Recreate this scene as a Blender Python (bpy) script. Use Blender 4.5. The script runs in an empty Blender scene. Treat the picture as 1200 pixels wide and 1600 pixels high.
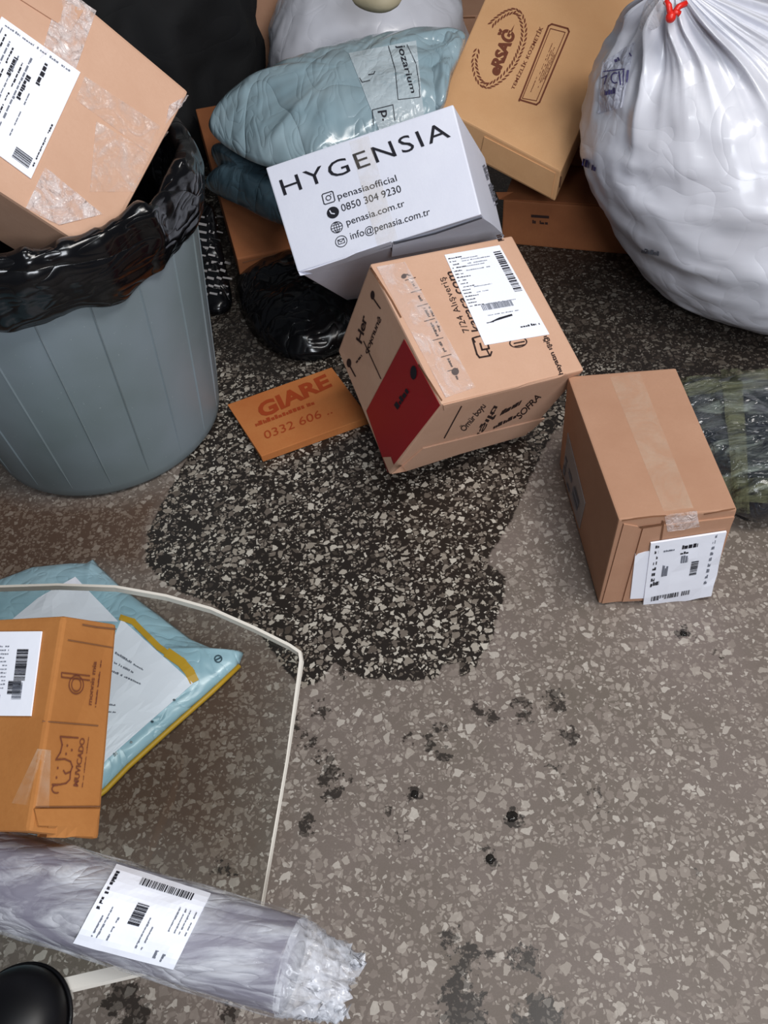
import bpy, bmesh, math, random
import numpy as np
from mathutils import Vector, Matrix, noise
from mathutils.bvhtree import BVHTree
R = math.radians
C = bpy.context.scene.collection
sc = bpy.context.scene
random.seed(7)

# ------------------------------------------------------------------ camera
FPX = 1300.0
CAM = Vector((0, 0, 1.15))
WM = Matrix(((0.9953545934, -0.0962768580, 0.0), (-0.0710362333, -0.7344053660, 0.6749834161), (-0.0649852825, -0.6718478437, -0.7378328998)))
cam = bpy.data.objects.new('camera', bpy.data.cameras.new('camera')); C.objects.link(cam)
cx, cy, cz = WM @ Vector((1, 0, 0)), WM @ Vector((0, -1, 0)), WM @ Vector((0, 0, -1))
cam.matrix_world = Matrix(((cx.x, cy.x, cz.x, CAM.x), (cx.y, cy.y, cz.y, CAM.y), (cx.z, cy.z, cz.z, CAM.z), (0, 0, 0, 1)))
cam.data.sensor_fit = 'VERTICAL'; cam.data.sensor_height = 36; cam.data.lens = FPX / 1600 * 36
cam.data.clip_start = 0.02
sc.camera = cam
def ray(px, py): return WM @ Vector(((px - 600) / FPX, (py - 800) / FPX, 1))
def at_z(px, py, z=0.0):
    d = ray(px, py); return CAM + d * ((z - CAM.z) / d.z)
def at_d(px, py, dep): return CAM + ray(px, py) * dep

# ------------------------------------------------------------------ light
wd = bpy.data.worlds.new('world'); sc.world = wd; wd.use_nodes = True
wd.node_tree.nodes['Background'].inputs[0].default_value = (0.80, 0.88, 1.0, 1)
wd.node_tree.nodes['Background'].inputs[1].default_value = 0.06
def area(name, loc, target, size, sizey, power, color):
    l = bpy.data.lights.new(name, 'AREA'); l.shape = 'RECTANGLE'; l.size = size; l.size_y = sizey; l.energy = power; l.color = color
    o = bpy.data.objects.new(name, l); C.objects.link(o); o.location = loc
    o.rotation_euler = (Vector(target) - Vector(loc)).to_track_quat('-Z', 'Y').to_euler()
area('ceiling_panel_light', (1.15, .55, 2.6), (0.1, 1.3, 0), 0.9, 0.7, 32, (1.0, 0.96, 0.92))
area('ceiling_tube_light', (0.35, 0.2, 2.7), (0.2, 1.4, 0), 1.4, 0.15, 15, (0.92, 0.97, 1.0))
area('front_fill_light', (0.7, -1.7, 2.0), (0.3, 1.7, 0.25), 1.1, 1.0, 62, (0.90, 0.94, 1.0))  # added front fill from behind the camera, no known window there
sc.view_settings.view_transform = 'Standard'; sc.view_settings.look = 'None'
sc.view_settings.gamma = 1; sc.view_settings.exposure = 0.1; sc.view_settings.use_curve_mapping = False

# ------------------------------------------------------------------ materials
def srgb(r, g, b):
    f = lambda c: (c / 255 / 12.92) if c / 255 <= 0.04045 else ((c / 255 + 0.055) / 1.055) ** 2.4
    return (f(r), f(g), f(b), 1)
class NT:
    def __init__(s, name):
        s.m = bpy.data.materials.new(name); s.m.use_nodes = True; s.t = s.m.node_tree; s.n = s.t.nodes
        s.b = s.n['Principled BSDF']; s.out = s.n['Material Output']
    def new(s, typ, **kw):
        n = s.n.new(typ)
        for k, v in kw.items():
            if k.startswith('i_'): n.inputs[k[2:].replace('_', ' ')].default_value = v
            else: setattr(n, k, v)
        return n
    def link(s, a, b): s.t.links.new(a, b)
    def coord(s): return s.new('ShaderNodeTexCoord').outputs['Object']
    def noise(s, scale, detail=3, rough=.55, dist=0, vec=None, stretch=None):
        n = s.new('ShaderNodeTexNoise'); n.inputs['Scale'].default_value = scale; n.inputs['Detail'].default_value = detail
        n.inputs['Roughness'].default_value = rough; n.inputs['Distortion'].default_value = dist
        v = vec or s.coord()
        if stretch:
            mp = s.new('ShaderNodeMapping'); mp.inputs['Scale'].default_value = stretch; s.link(v, mp.inputs[0]); v = mp.outputs[0]
        s.link(v, n.inputs['Vector']); return n.outputs['Fac']
    def ramp(s, fac, stops):
        r = s.new('ShaderNodeValToRGB'); e = r.color_ramp.elements
        while len(e) < len(stops): e.new(.5)
        for i, (p, c) in enumerate(stops):
            e[i].position = p; e[i].color = c if len(c) == 4 else (*c, 1)
        s.link(fac, r.inputs[0]); return r.outputs[0]
    def mix(s, fac, a, b):
        m = s.new('ShaderNodeMix', data_type='RGBA')
        for sock, v in ((m.inputs[0], fac), (m.inputs[6], a), (m.inputs[7], b)):
            if hasattr(v, 'links'): s.link(v, sock)
            else: sock.default_value = v
        return m.outputs[2]
    def math(s, op, a, b=None, c=None, clamp=False):
        m = s.new('ShaderNodeMath', operation=op); m.use_clamp = clamp
        for sock, v in zip(m.inputs, (a, b, c)):
            if v is None: continue
            if hasattr(v, 'links'): s.link(v, sock)
            else: sock.default_value = v
        return m.outputs[0]
    def bump(s, h, strength=.3, dist=.002, prev=None):
        b = s.new('ShaderNodeBump'); b.inputs['Strength'].default_value = strength; b.inputs['Distance'].default_value = dist
        s.link(h, b.inputs['Height'])
        if prev: s.link(prev, b.inputs['Normal'])
        s.link(b.outputs[0], s.b.inputs['Normal']); return b.outputs[0]

def cardboard(name, rgb, dark=None, rough=.75, stripe=(0, 0, 0)):
    t = NT(name); c = srgb(*rgb); d = srgb(*(dark or tuple(v * .86 for v in rgb)))
    n1 = t.noise(7, 4, .6); n2 = t.noise(260, 2, .6, stretch=(1, 1, .35))
    col = t.mix(t.ramp(n1, [(.3, (0, 0, 0)), (.75, (1, 1, 1))]), c, d)
    col = t.mix(t.ramp(n2, [(.35, (0, 0, 0)), (.8, (.35, .35, .35))]), col, d)
    t.link(col, t.b.inputs['Base Color']); t.b.inputs['Roughness'].default_value = rough
    t.b.inputs['Specular IOR Level'].default_value = .3
    b = t.bump(t.noise(35, 3), .35, .0015); t.bump(n2, .25, .0004, b)
    return t.m
def plain(name, rgb, rough=.6, spec=.4, metal=0, bumpscale=None, bumpd=.001, var=.08):
    t = NT(name); c = srgb(*rgb); d = tuple(v * (1 - var * 2) for v in c[:3]) + (1,)
    t.link(t.mix(t.noise(14, 3), c, d), t.b.inputs['Base Color'])
    t.b.inputs['Roughness'].default_value = rough; t.b.inputs['Specular IOR Level'].default_value = spec; t.b.inputs['Metallic'].default_value = metal
    if bumpscale: t.bump(t.noise(bumpscale, 4), .5, bumpd)
    return t.m
def crinkle(t, scale, d1, d2, stretch=(1, 1, 1), s1=.6):
    """creased plastic: flat tilted facets meeting at folds, plus a few long fine creases"""
    v = t.coord(); mp = t.new('ShaderNodeMapping'); mp.inputs['Scale'].default_value = stretch; t.link(v, mp.inputs[0])
    nz = t.new('ShaderNodeTexNoise'); nz.inputs['Scale'].default_value = scale * .5; nz.inputs['Detail'].default_value = 1; t.link(mp.outputs[0], nz.inputs['Vector'])
    add = t.new('ShaderNodeVectorMath', operation='MULTIPLY_ADD'); t.link(nz.outputs['Color'], add.inputs[0]); add.inputs[1].default_value = (1.1 / scale,) * 3; t.link(mp.outputs[0], add.inputs[2])
    def creases(sc, dist):
        n = t.new('ShaderNodeTexNoise'); n.inputs['Scale'].default_value = sc; n.inputs['Detail'].default_value = 0.6; n.inputs['Distortion'].default_value = dist; t.link(add.outputs[0], n.inputs['Vector'])
        a = t.math('ABSOLUTE', t.math('SUBTRACT', n.outputs['Fac'], .5)); return t.math('POWER', t.math('MINIMUM', t.math('MULTIPLY', a, 3.0), 1.0), .6)
    b = t.bump(creases(scale * .55, .5), s1, d1)
    return t.bump(creases(scale * 1.5, 1.0), s1 * .5, d2, b)
def poly(name, rgb, rough=.25, scale=14, d1=.012, d2=.01, dark=None, stretch=(1, 1, 1), coat=0, s1=.6, trans=0):
    t = NT(name); c = srgb(*rgb); d = srgb(*(dark or tuple(v * .8 for v in rgb)))
    t.link(t.mix(t.ramp(t.noise(6, 3), [(.35, (0, 0, 0)), (.7, (1, 1, 1))]), c, d), t.b.inputs['Base Color'])
    t.b.inputs['Roughness'].default_value = rough; t.b.inputs['Coat Weight'].default_value = coat
    t.b.inputs['Coat Roughness'].default_value = .12
    crinkle(t, scale, d1, d2, stretch, s1)
    return t.m
def film(name, lo=.1, hi=.6, rgb=(235, 235, 240), scale=60, stretch=(1, 1, 1), rough=.15, bump=.004, sparse=(.45, .7)):
    """clear plastic film: see-through, with whitish wrinkles and gloss"""
    t = NT(name); c = srgb(*rgb); t.b.inputs['Base Color'].default_value = c; t.b.inputs['Roughness'].default_value = rough
    crinkle(t, scale, bump, bump, stretch, .8)
    n = t.noise(scale * .5, 5, .65, 1.5, stretch=stretch)
    f = t.ramp(n, [(sparse[0], (lo, lo, lo)), (sparse[1], (hi, hi, hi))])
    tr = t.new('ShaderNodeBsdfTransparent'); mx = t.new('ShaderNodeMixShader')
    t.link(f, mx.inputs[0]); t.link(tr.outputs[0], mx.inputs[1]); t.link(t.b.outputs[0], mx.inputs[2]); t.link(mx.outputs[0], t.out.inputs[0])
    return t.m

M = {}
M['card_light'] = cardboard('card_light', (208, 168, 143), (196, 154, 128))
M['card_mid'] = cardboard('card_mid', (182, 140, 114), (170, 127, 101))
M['card_tan'] = cardboard('card_tan', (208, 162, 118), (198, 150, 106))
M['card_orange'] = cardboard('card_orange', (184, 118, 66), (172, 98, 50))
M['card_brown'] = cardboard('card_brown', (176, 118, 64), (156, 98, 48))
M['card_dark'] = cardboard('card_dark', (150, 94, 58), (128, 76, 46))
M['card_white'] = cardboard('card_white', (226, 228, 240), (218, 220, 234), .55)
M['card_edge'] = plain('card_edge', (120, 80, 55), .9)
M['paper'] = plain('paper', (240, 242, 252), .5, .4, bumpscale=30, bumpd=.001, var=.01)
M['shaded_label'] = plain('shaded_label', (150, 142, 142), .35, .5)  # side label on the unlit face, shade put into its grey
M['ink'] = plain('ink', (52, 36, 34), .6, .2)
M['ink_black'] = plain('ink_black', (36, 36, 44), .6, .2)
M['ink_grey'] = plain('ink_grey', (120, 124, 136), .6, .2)
M['ink_purple'] = plain('ink_purple', (80, 74, 120), .6, .2)
M['ink_red'] = plain('ink_red', (160, 66, 32), .6, .2)
M['ink_brown'] = plain('ink_brown', (116, 66, 48), .6, .2)
M['red_print'] = plain('red_print', (160, 22, 32), .42, .4, var=.05)
M['tape'] = film('tape', .05, .4, (238, 220, 210), 45, (1, 1, 1), .12, .004)
M['tape_soft'] = film('tape_soft', .03, .16, (235, 222, 200), 30, (1, 1, 1), .15, .0015, (.4, .75))
M['bubble_tape'] = film('bubble_tape', .12, .7, (248, 234, 230), 60, (1, 1, 1), .08, .006, (.42, .66))
M['lid_tape'] = film('lid_tape', .10, .55, (246, 230, 224), 34, (1, 1, 1), .08, .003, (.48, .7))
M['black_poly'] = poly('black_poly', (14, 14, 17), .2, 12, .016, .010, (8, 8, 10), s1=.6)
M['black_cloth'] = poly('black_cloth', (6, 6, 10), .85, 5, .01, .006, (4, 4, 6), s1=.4)
M['blue_poly'] = poly('blue_poly', (158, 178, 186), .22, 10, .014, .010, (134, 158, 168), coat=1, s1=.6, stretch=(1.5, .8, .8))
M['teal_poly'] = poly('teal_poly', (66, 86, 96), .3, 12, .012, .008, (46, 64, 74), coat=.3)
M['mailer_blue'] = poly('mailer_blue', (168, 200, 212), .3, 16, .006, .008, (140, 176, 190), coat=.3)
M['mailer_yellow'] = plain('mailer_yellow', (206, 160, 40), .45, .5)
M['white_poly'] = poly('white_poly', (212, 213, 222), .34, 8, .006, .005, (200, 200, 208), s1=.45, coat=.25)
M['clear_poly'] = film('clear_poly', .15, .5, (235, 235, 240), 22, (1, 1, 1), .15, .012, (.35, .75))
M['wrap_dark'] = poly('wrap_dark', (26, 30, 40), .15, 24, .02, .02, (18, 20, 26), coat=1, stretch=(1, 1.6, 1))
M['wrap_green'] = film('wrap_green', .04, .42, (132, 134, 104), 38, (.35, 2.2, 1), .2, .006, (.4, .68))
M['red_tie'] = plain('red_tie', (226, 40, 30), .35, .5)
M['beige'] = plain('beige', (178, 166, 138), .6, .4, bumpscale=20, bumpd=.004)
M['roll_core'] = poly('roll_core', (136, 133, 147), .35, 18, .003, .002, (88, 82, 100), stretch=(.3, 1, 1), s1=.4)
M['bubble_film'] = film('bubble_film', .10, .72, (236, 238, 244), 34, (.40, 1.5, 1.5), .10, .005, (.42, .74))
M['black_plastic'] = plain('black_plastic', (12, 12, 15), .4, .3)
M['metal_leg'] = plain('metal_leg', (150, 150, 150), .3, .5, 1)
M['wall_paint'] = plain('wall_paint', (150, 150, 148), .85, .3, bumpscale=60)
M['glass_edge'] = plain('glass_edge', (222, 216, 206), .3, .5, var=.02)

def bin_mat():
    t = NT('bin_plastic'); a = srgb(124, 135, 142); b = srgb(104, 116, 116)
    c = t.mix(t.ramp(t.noise(3.5, 3), [(.35, (0, 0, 0)), (.7, (1, 1, 1))]), a, b)
    sp = t.ramp(t.noise(240, 1), [(.76, (0, 0, 0)), (.8, (1, 1, 1))])
    t.link(t.mix(sp, c, srgb(150, 160, 162)), t.b.inputs['Base Color']); t.b.inputs['Roughness'].default_value = .45
    t.bump(t.noise(90, 3), .25, .0006); return t.m
M['bin'] = bin_mat()
def glass_mat():
    t = NT('clear_glass'); tr = t.new('ShaderNodeBsdfTransparent'); tr.inputs[0].default_value = (.93, .955, .95, 1)
    gl = t.new('ShaderNodeBsdfGlossy'); gl.inputs['Roughness'].default_value = .03
    fr = t.new('ShaderNodeFresnel'); fr.inputs[0].default_value = 1.5
    ge = t.new('ShaderNodeNewGeometry'); fc = t.math('MULTIPLY', fr.outputs[0], t.math('SUBTRACT', 1.0, ge.outputs['Backfacing']))
    mx = t.new('ShaderNodeMixShader'); t.link(fc, mx.inputs[0]); t.link(tr.outputs[0], mx.inputs[1]); t.link(gl.outputs[0], mx.inputs[2]); t.link(mx.outputs[0], t.out.inputs[0])
    return t.m
M['glass'] = glass_mat()
def water_mat():
    t = NT('water_drop'); t.b.inputs['Base Color'].default_value = (.05, .045, .04, 1); t.b.inputs['Roughness'].default_value = .03
    tr = t.new('ShaderNodeBsdfTransparent'); tr.inputs[0].default_value = (.6, .6, .6, 1)
    mx = t.new('ShaderNodeMixShader'); mx.inputs[0].default_value = .3; t.link(tr.outputs[0], mx.inputs[1]); t.link(t.b.outputs[0], mx.inputs[2]); t.link(mx.outputs[0], t.out.inputs[0]); return t.m
M['water'] = water_mat()
def terrazzo():
    t = NT('terrazzo'); v = t.coord()
    at = t.new('ShaderNodeVertexColor', layer_name='stain_and_shade'); sp = t.new('ShaderNodeSeparateColor'); t.link(at.outputs[0], sp.inputs[0])
    n_edge = t.noise(38, 5, .7)
    def mask(sock, amp, soft):   # stored distance (m) / 0.1 + 0.5
        d = t.math('SUBTRACT', sock, .5)
        d = t.math('ADD', d, t.math('MULTIPLY', t.math('SUBTRACT', n_edge, .5), amp))
        return t.math('ADD', t.math('DIVIDE', d, soft), .5, clamp=True)
    wet = mask(sp.outputs[0], .22, .03); n_fine = t.noise(75, 4, .65)
    spot = t.math('MULTIPLY', t.math('ADD', t.math('DIVIDE', t.math('ADD', t.math('SUBTRACT', sp.outputs[1], .53), t.math('MULTIPLY', t.math('SUBTRACT', n_fine, .5), .75)), .035), .5, clamp=True), .88); mud_dim = mask(sp.outputs[2], .35, .5)
    painted_shade = t.math('ADD', t.math('DIVIDE', t.math('ADD', t.math('SUBTRACT', at.outputs[1], .5), t.math('MULTIPLY', t.math('SUBTRACT', t.noise(9, 4), .5), 1.2)), .8), .5, clamp=True)  # shade of the rear floor, painted as darker chips
    wet2 = t.math('MAXIMUM', wet, t.math('MULTIPLY', spot, 1.0))
    nz = t.new('ShaderNodeTexNoise'); nz.inputs['Scale'].default_value = 130; nz.inputs['Detail'].default_value = 1; t.link(v, nz.inputs['Vector'])
    wv = t.new('ShaderNodeVectorMath', operation='MULTIPLY_ADD'); t.link(nz.outputs['Color'], wv.inputs[0]); wv.inputs[1].default_value = (.006, .006, 0); t.link(v, wv.inputs[2])
    def chips(scale, keep, rim, off):
        mp = t.new('ShaderNodeMapping'); mp.inputs['Location'].default_value = off; t.link(wv.outputs[0], mp.inputs[0])
        e = t.new('ShaderNodeTexVoronoi', feature='DISTANCE_TO_EDGE', voronoi_dimensions='2D'); e.inputs['Scale'].default_value = scale; t.link(mp.outputs[0], e.inputs['Vector'])
        f = t.new('ShaderNodeTexVoronoi', feature='F1', voronoi_dimensions='2D'); f.inputs['Scale'].default_value = scale; t.link(mp.outputs[0], f.inputs['Vector'])
        s = t.new('ShaderNodeSeparateColor'); t.link(f.outputs['Color'], s.inputs[0])
        thr = t.math('ADD', t.math('MULTIPLY', s.outputs[1], .16), rim)
        m = t.math('DIVIDE', t.math('SUBTRACT', e.outputs['Distance'], thr), .03, clamp=True)
        k = t.math('LESS_THAN', s.outputs[0], keep)
        return t.math('MULTIPLY', m, k), s.outputs[2], f.outputs['Distance']
    m1, r1, _ = chips(72, .36, .09, (0, 0, 0)); m2, r2, _ = chips(125, .42, .10, (3.3, 1.7, 0)); m3, r3, _ = chips(200, .34, .11, (7.3, 5.7, 0))
    mat_n = t.noise(420, 3, .7); big = t.noise(5, 4, .6)
    dry = t.mix(t.ramp(big, [(.3, (0, 0, 0)), (.7, (1, 1, 1))]), srgb(127, 114, 108), srgb(110, 100, 90))
    dry = t.mix(t.math('MULTIPLY', mat_n, .55), dry, srgb(84, 74, 66))
    dry = t.mix(mud_dim, dry, srgb(88, 68, 56))
    wetc = t.mix(t.math('MULTIPLY', mat_n, .6), srgb(44, 38, 34), srgb(20, 17, 15))
    base = t.mix(wet2, dry, wetc)
    def chipcol(r, hi):
        d = t.ramp(r, [(0, srgb(124, 112, 104)), (.45, srgb(142, 131, 122)), (.8, srgb(164, 154, 144)), (1, srgb(192, 184, 174))])
        w = t.ramp(r, [(0, srgb(60, 53, 47)), (.3, srgb(108, 98, 89)), (.65, srgb(152, 143, 131)), (1, srgb(192, 185, 173))])
        c = t.mix(wet, d, w); c = t.mix(t.math('MULTIPLY', spot, .8), c, srgb(50, 42, 36)); c = t.mix(t.math('MULTIPLY', painted_shade, .75), c, srgb(46, 38, 33)); return t.mix(t.math('MULTIPLY', mud_dim, .7), c, srgb(120, 100, 84))
    dryf = t.math('ADD', t.math('MULTIPLY', wet, .22), .74)
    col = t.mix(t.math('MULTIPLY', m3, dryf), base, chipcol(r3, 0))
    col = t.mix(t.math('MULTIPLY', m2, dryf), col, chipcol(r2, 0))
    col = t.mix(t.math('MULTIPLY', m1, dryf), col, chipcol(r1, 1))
    t.link(col, t.b.inputs['Base Color'])
    rg = t.math('ADD', t.math('MULTIPLY', wet2, -.22), t.math('ADD', .48, t.math('MULTIPLY', big, .15)))
    t.link(rg, t.b.inputs['Roughness']); t.b.inputs['Specular IOR Level'].default_value = .4
    t.bump(t.math('ADD', m1, t.math('MULTIPLY', mat_n, .5)), .25, .0004)
    return t.m
M['terrazzo'] = terrazzo()

# ------------------------------------------------------------------ object helpers
def obj(name, bm, mat, parent=None, smooth=False, recalc=True):
    me = bpy.data.meshes.new(name)
    if recalc: bmesh.ops.recalc_face_normals(bm, faces=bm.faces)
    bm.to_mesh(me); bm.free()
    o = bpy.data.objects.new(name, me); C.objects.link(o)
    if mat: me.materials.append(mat if not isinstance(mat, str) else M[mat])
    if smooth:
        for p in me.polygons: p.use_smooth = True
    if parent:
        o.parent = parent
        if parent.matrix_world != Matrix.Identity(4) or parent.location.length > 0:
            o.matrix_parent_inverse = Matrix.Translation(parent.location).inverted()
    return o
def thing(name, label, cat, loc=(0, 0, 0), group=None):
    o = bpy.data.objects.new(name, None); C.objects.link(o); o.location = loc; o.empty_display_size = .05
    o['label'] = label; o['category'] = cat
    if group: o['group'] = group
    return o
def tag(o, label, cat, group=None):
    o['label'] = label; o['category'] = cat
    if group: o['group'] = group
    return o
def bvh_of(o):
    me = o.data; mw = o.matrix_world
    off = Vector((0, 0, 0))
    return BVHTree.FromPolygons([v.co + off for v in me.vertices], [tuple(p.vertices) for p in me.polygons])
class Surf:
    """a built surface on which prints, labels and tape are laid; points are found where the sight line meets it"""
    def __init__(s, *objs): s.b = [bvh_of(o) for o in objs]; s.last = None
    def hit(s, px, py):
        d = ray(px, py).normalized(); best = None
        for b in s.b:
            loc, nor, i, dist = b.ray_cast(CAM, d)
            if loc is not None and (best is None or dist < best[2]): best = (loc, nor if nor.dot(d) < 0 else -nor, dist)
        if best: s.last = best; return best[0], best[1]
        if s.last:
            l, n, _ = s.last; t = (l - CAM).dot(n) / d.dot(n); return CAM + d * t, n
        return at_z(px, py, .1), Vector((0, 0, 1))
class Face:
    """flat face: plane through a few sight-line hits"""
    def __init__(s, p, n): s.p, s.n = p, n.normalized(); 
    def hit(s, px, py):
        d = ray(px, py); t = (s.p - CAM).dot(s.n) / d.dot(s.n); return CAM + d * t, s.n
class Patch:
    """maps (s,t) in the unit square to a quad bl,br,tr,tl given on a surface"""
    def __init__(s, surf, bl, br, tl, tr=None, off=.0008):
        s.S = surf; s.q = [Vector(x) for x in (bl, br, tl)]; s.q.append(Vector(tr) if tr else s.q[1] + s.q[2] - s.q[0]); s.off = off
    def px(s, a, b):
        bl, br, tl, tr = s.q
        return bl * (1 - a) * (1 - b) + br * a * (1 - b) + tl * (1 - a) * b + tr * a * b
    def m(s, a, b, off=None):
        p = s.px(a, b); l, n = s.S.hit(p.x, p.y); return l + n * (s.off if off is None else off)
def slab(name, patch, thick, mat, parent, nu=6, nv=6, off=None, smooth=True, warp=0, edge_fn=None):
    bm = bmesh.new(); off = patch.off if off is None else off
    top, bot = {}, {}
    for i in range(nu + 1):
        for j in range(nv + 1):
            a, b = i / nu, j / nv
            if edge_fn: a, b = edge_fn(a, b)
            w = warp * noise.noise(Vector((a * 3 + len(name), b * 3, 1.7)))
            p0 = patch.m(a, b, off * .3); p1 = patch.m(a, b, off + thick + abs(w))
            bot[i, j] = bm.verts.new(p0); top[i, j] = bm.verts.new(p1)
    for i in range(nu):
        for j in range(nv):
            bm.faces.new((top[i, j], top[i + 1, j], top[i + 1, j + 1], top[i, j + 1]))
            bm.faces.new((bot[i, j], bot[i, j + 1], bot[i + 1, j + 1], bot[i + 1, j]))
    for i in range(nu):
        for j in (0, nv): bm.faces.new((top[i, j], top[i + 1, j], bot[i + 1, j], bot[i, j]))
    for j in range(nv):
        for i in (0, nu): bm.faces.new((top[i, j], top[i, j + 1], bot[i, j + 1], bot[i, j]))
    return obj(name, bm, mat, parent, smooth=False)
class Ink:
    """collects flat print (letters, bars, lines) laid on one surface; mark() begins a further part"""
    def __init__(s): s.bm = bmesh.new(); s.parts = [(None, s.bm)]
    def mark(s, name): s.bm = bmesh.new(); s.parts.append((name, s.bm))
    def poly(s, pts):
        vs = [s.bm.verts.new(p) for p in pts]
        try: s.bm.faces.new(vs)
        except ValueError: pass
    def rect(s, P, a0, b0, a1, b1): s.poly([P.m(a0, b0), P.m(a1, b0), P.m(a1, b1), P.m(a0, b1)])
    def line(s, P, pts, w, wy=None):
        for (a, b), (c, d) in zip(pts, pts[1:]):
            dx, dy = c - a, d - b; l = math.hypot(dx, dy) or 1; nx, ny = -dy / l * w / 2, dx / l * (wy or w) / 2
            ex, ey = dx / l * w * .3, dy / l * (wy or w) * .3
            a, b, c, d = a - ex, b - ey, c + ex, d + ey
            N = max(1, int((P.px(a, b) - P.px(c, d)).length / 9))
            for i in range(N):
                f = lambda t, q: P.m(a + (c - a) * t + nx * q, b + (d - b) * t + ny * q)
                s.poly([f(i / N, 1), f(i / N, -1), f((i + 1) / N, -1), f((i + 1) / N, 1)])
    def disc(s, P, a, b, ra, rb, n=16): s.poly([P.m(a + ra * math.cos(2 * math.pi * k / n), b + rb * math.sin(2 * math.pi * k / n)) for k in range(n)])
    def ring(s, P, a, b, ra, rb, w, n=20, a0=0, a1=360):
        for k in range(n):
            t0, t1 = R(a0 + (a1 - a0) * k / n), R(a0 + (a1 - a0) * (k + 1) / n)
            f = lambda t, q: P.m(a + ra * q * math.cos(t), b + rb * q * math.sin(t))
            s.poly([f(t0, 1), f(t1, 1), f(t1, 1 - w), f(t0, 1 - w)])
    def text(s, P, st, space=1.0, bold=0.0):
        """text stretched over the whole patch"""
        cu = bpy.data.curves.new('t', 'FONT'); cu.body = st; cu.size = 1; cu.space_character = space; cu.resolution_u = 3; cu.offset = bold
        o = bpy.data.objects.new('t', cu); C.objects.link(o)
        me = o.to_mesh(); vs = [v.co.copy() for v in me.vertices]; fs = [tuple(p.vertices) for p in me.polygons]
        o.to_mesh_clear(); bpy.data.objects.remove(o); bpy.data.curves.remove(cu)
        if not vs: return
        x0, x1 = min(v.x for v in vs), max(v.x for v in vs); y0, y1 = min(v.y for v in vs), max(v.y for v in vs)
        nv = [s.bm.verts.new(P.m((v.x - x0) / (x1 - x0), (v.y - y0) / (y1 - y0))) for v in vs]
        for f in fs:
            try: s.bm.faces.new([nv[i] for i in f])
            except ValueError: pass
    def bars(s, P, a0, b0, a1, b1, n, vert=True, seed=0):
        rnd = random.Random(seed); x = 0; tot = 0; ws = []
        for k in range(n): w = rnd.choice((1, 1, 2, 3)); g = rnd.choice((1, 1, 2)); ws.append((tot, tot + w)); tot += w + g
        for u, v in ws:
            if vert: s.rect(P, a0 + (a1 - a0) * u / tot, b0, a0 + (a1 - a0) * v / tot, b1)
            else: s.rect(P, a0, b0 + (b1 - b0) * u / tot, a1, b0 + (b1 - b0) * v / tot)
    def scribble(s, P, a0, b0, a1, b1, h=.5, n=8, seed=0, vert=False):
        """a line of print too small to read: short uneven strokes"""
        rnd = random.Random(seed); x = 0.0
        while x < 1:
            w = rnd.uniform(.25, 1.0) / n; hh = rnd.uniform(.5, 1)
            if rnd.random() > .14:
                u0, u1 = x, min(1, x + w)
                if vert: s.rect(P, a0, b0 + (b1 - b0) * u0, a0 + (a1 - a0) * hh, b0 + (b1 - b0) * u1)
                else: s.rect(P, a0 + (a1 - a0) * u0, b0, a0 + (a1 - a0) * u1, b0 + (b1 - b0) * hh)
            x += w * 1.25
    def done(s, name, mat, parent, label=None):
        out = []
        for nm, b in s.parts:
            if not len(b.verts): b.free(); continue
            o = obj(nm or name, b, mat, parent, recalc=False); out.append(o)
            if (nm or name) in ('label_print', 'small_print'): o['kind'] = 'stuff'
            if label: o['label'] = label
        return out[0] if out else None

def hexbox(corners, name, mat, parent=None, bevel=.003):
    bm = bmesh.new(); v = {k: bm.verts.new(Vector(p)) for k, p in corners.items()}
    for q in (((0,0,0),(0,1,0),(1,1,0),(1,0,0)), ((0,0,1),(1,0,1),(1,1,1),(0,1,1)), ((0,0,0),(1,0,0),(1,0,1),(0,0,1)),
              ((0,1,0),(0,1,1),(1,1,1),(1,1,0)), ((0,0,0),(0,0,1),(0,1,1),(0,1,0)), ((1,0,0),(1,1,0),(1,1,1),(1,0,1))):
        bm.faces.new([v[k] for k in q])
    bmesh.ops.recalc_face_normals(bm, faces=bm.faces)
    bmesh.ops.bevel(bm, geom=list(bm.edges), offset=bevel, segments=2, profile=.6, affect='EDGES')
    bmesh.ops.triangulate(bm, faces=bm.faces)
    return obj(name, bm, mat, parent)
def scaled(c, f): return {k: tuple(CAM + (Vector(p) - CAM) * f) for k, p in c.items()}
def base_of(c):
    ps = [Vector(p) for p in c.values()]; m = sum(ps, Vector()) / 8; return (m.x, m.y, min(p.z for p in ps))
def ridged(p, f=1.0, o=4):
    o = min(o, 2)
    s = 0; a = 1; n = 0
    for k in range(o): s += a * (1 - abs(noise.noise(p * f)) * 2.2); n += a; a *= .5; f *= 2.1
    return s / n
def smoothpoly(pts, n):
    """closed Catmull-Rom through points"""
    out = []; L = len(pts)
    for i in range(L):
        p0, p1, p2, p3 = [Vector(pts[(i + k - 1) % L]) for k in range(4)]
        for j in range(n):
            t = j / n; out.append(.5 * ((2 * p1) + (p2 - p0) * t + (2 * p0 - 5 * p1 + 4 * p2 - p3) * t * t + (3 * p1 - p0 - 3 * p2 + p3) * t ** 3))
    return out
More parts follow.
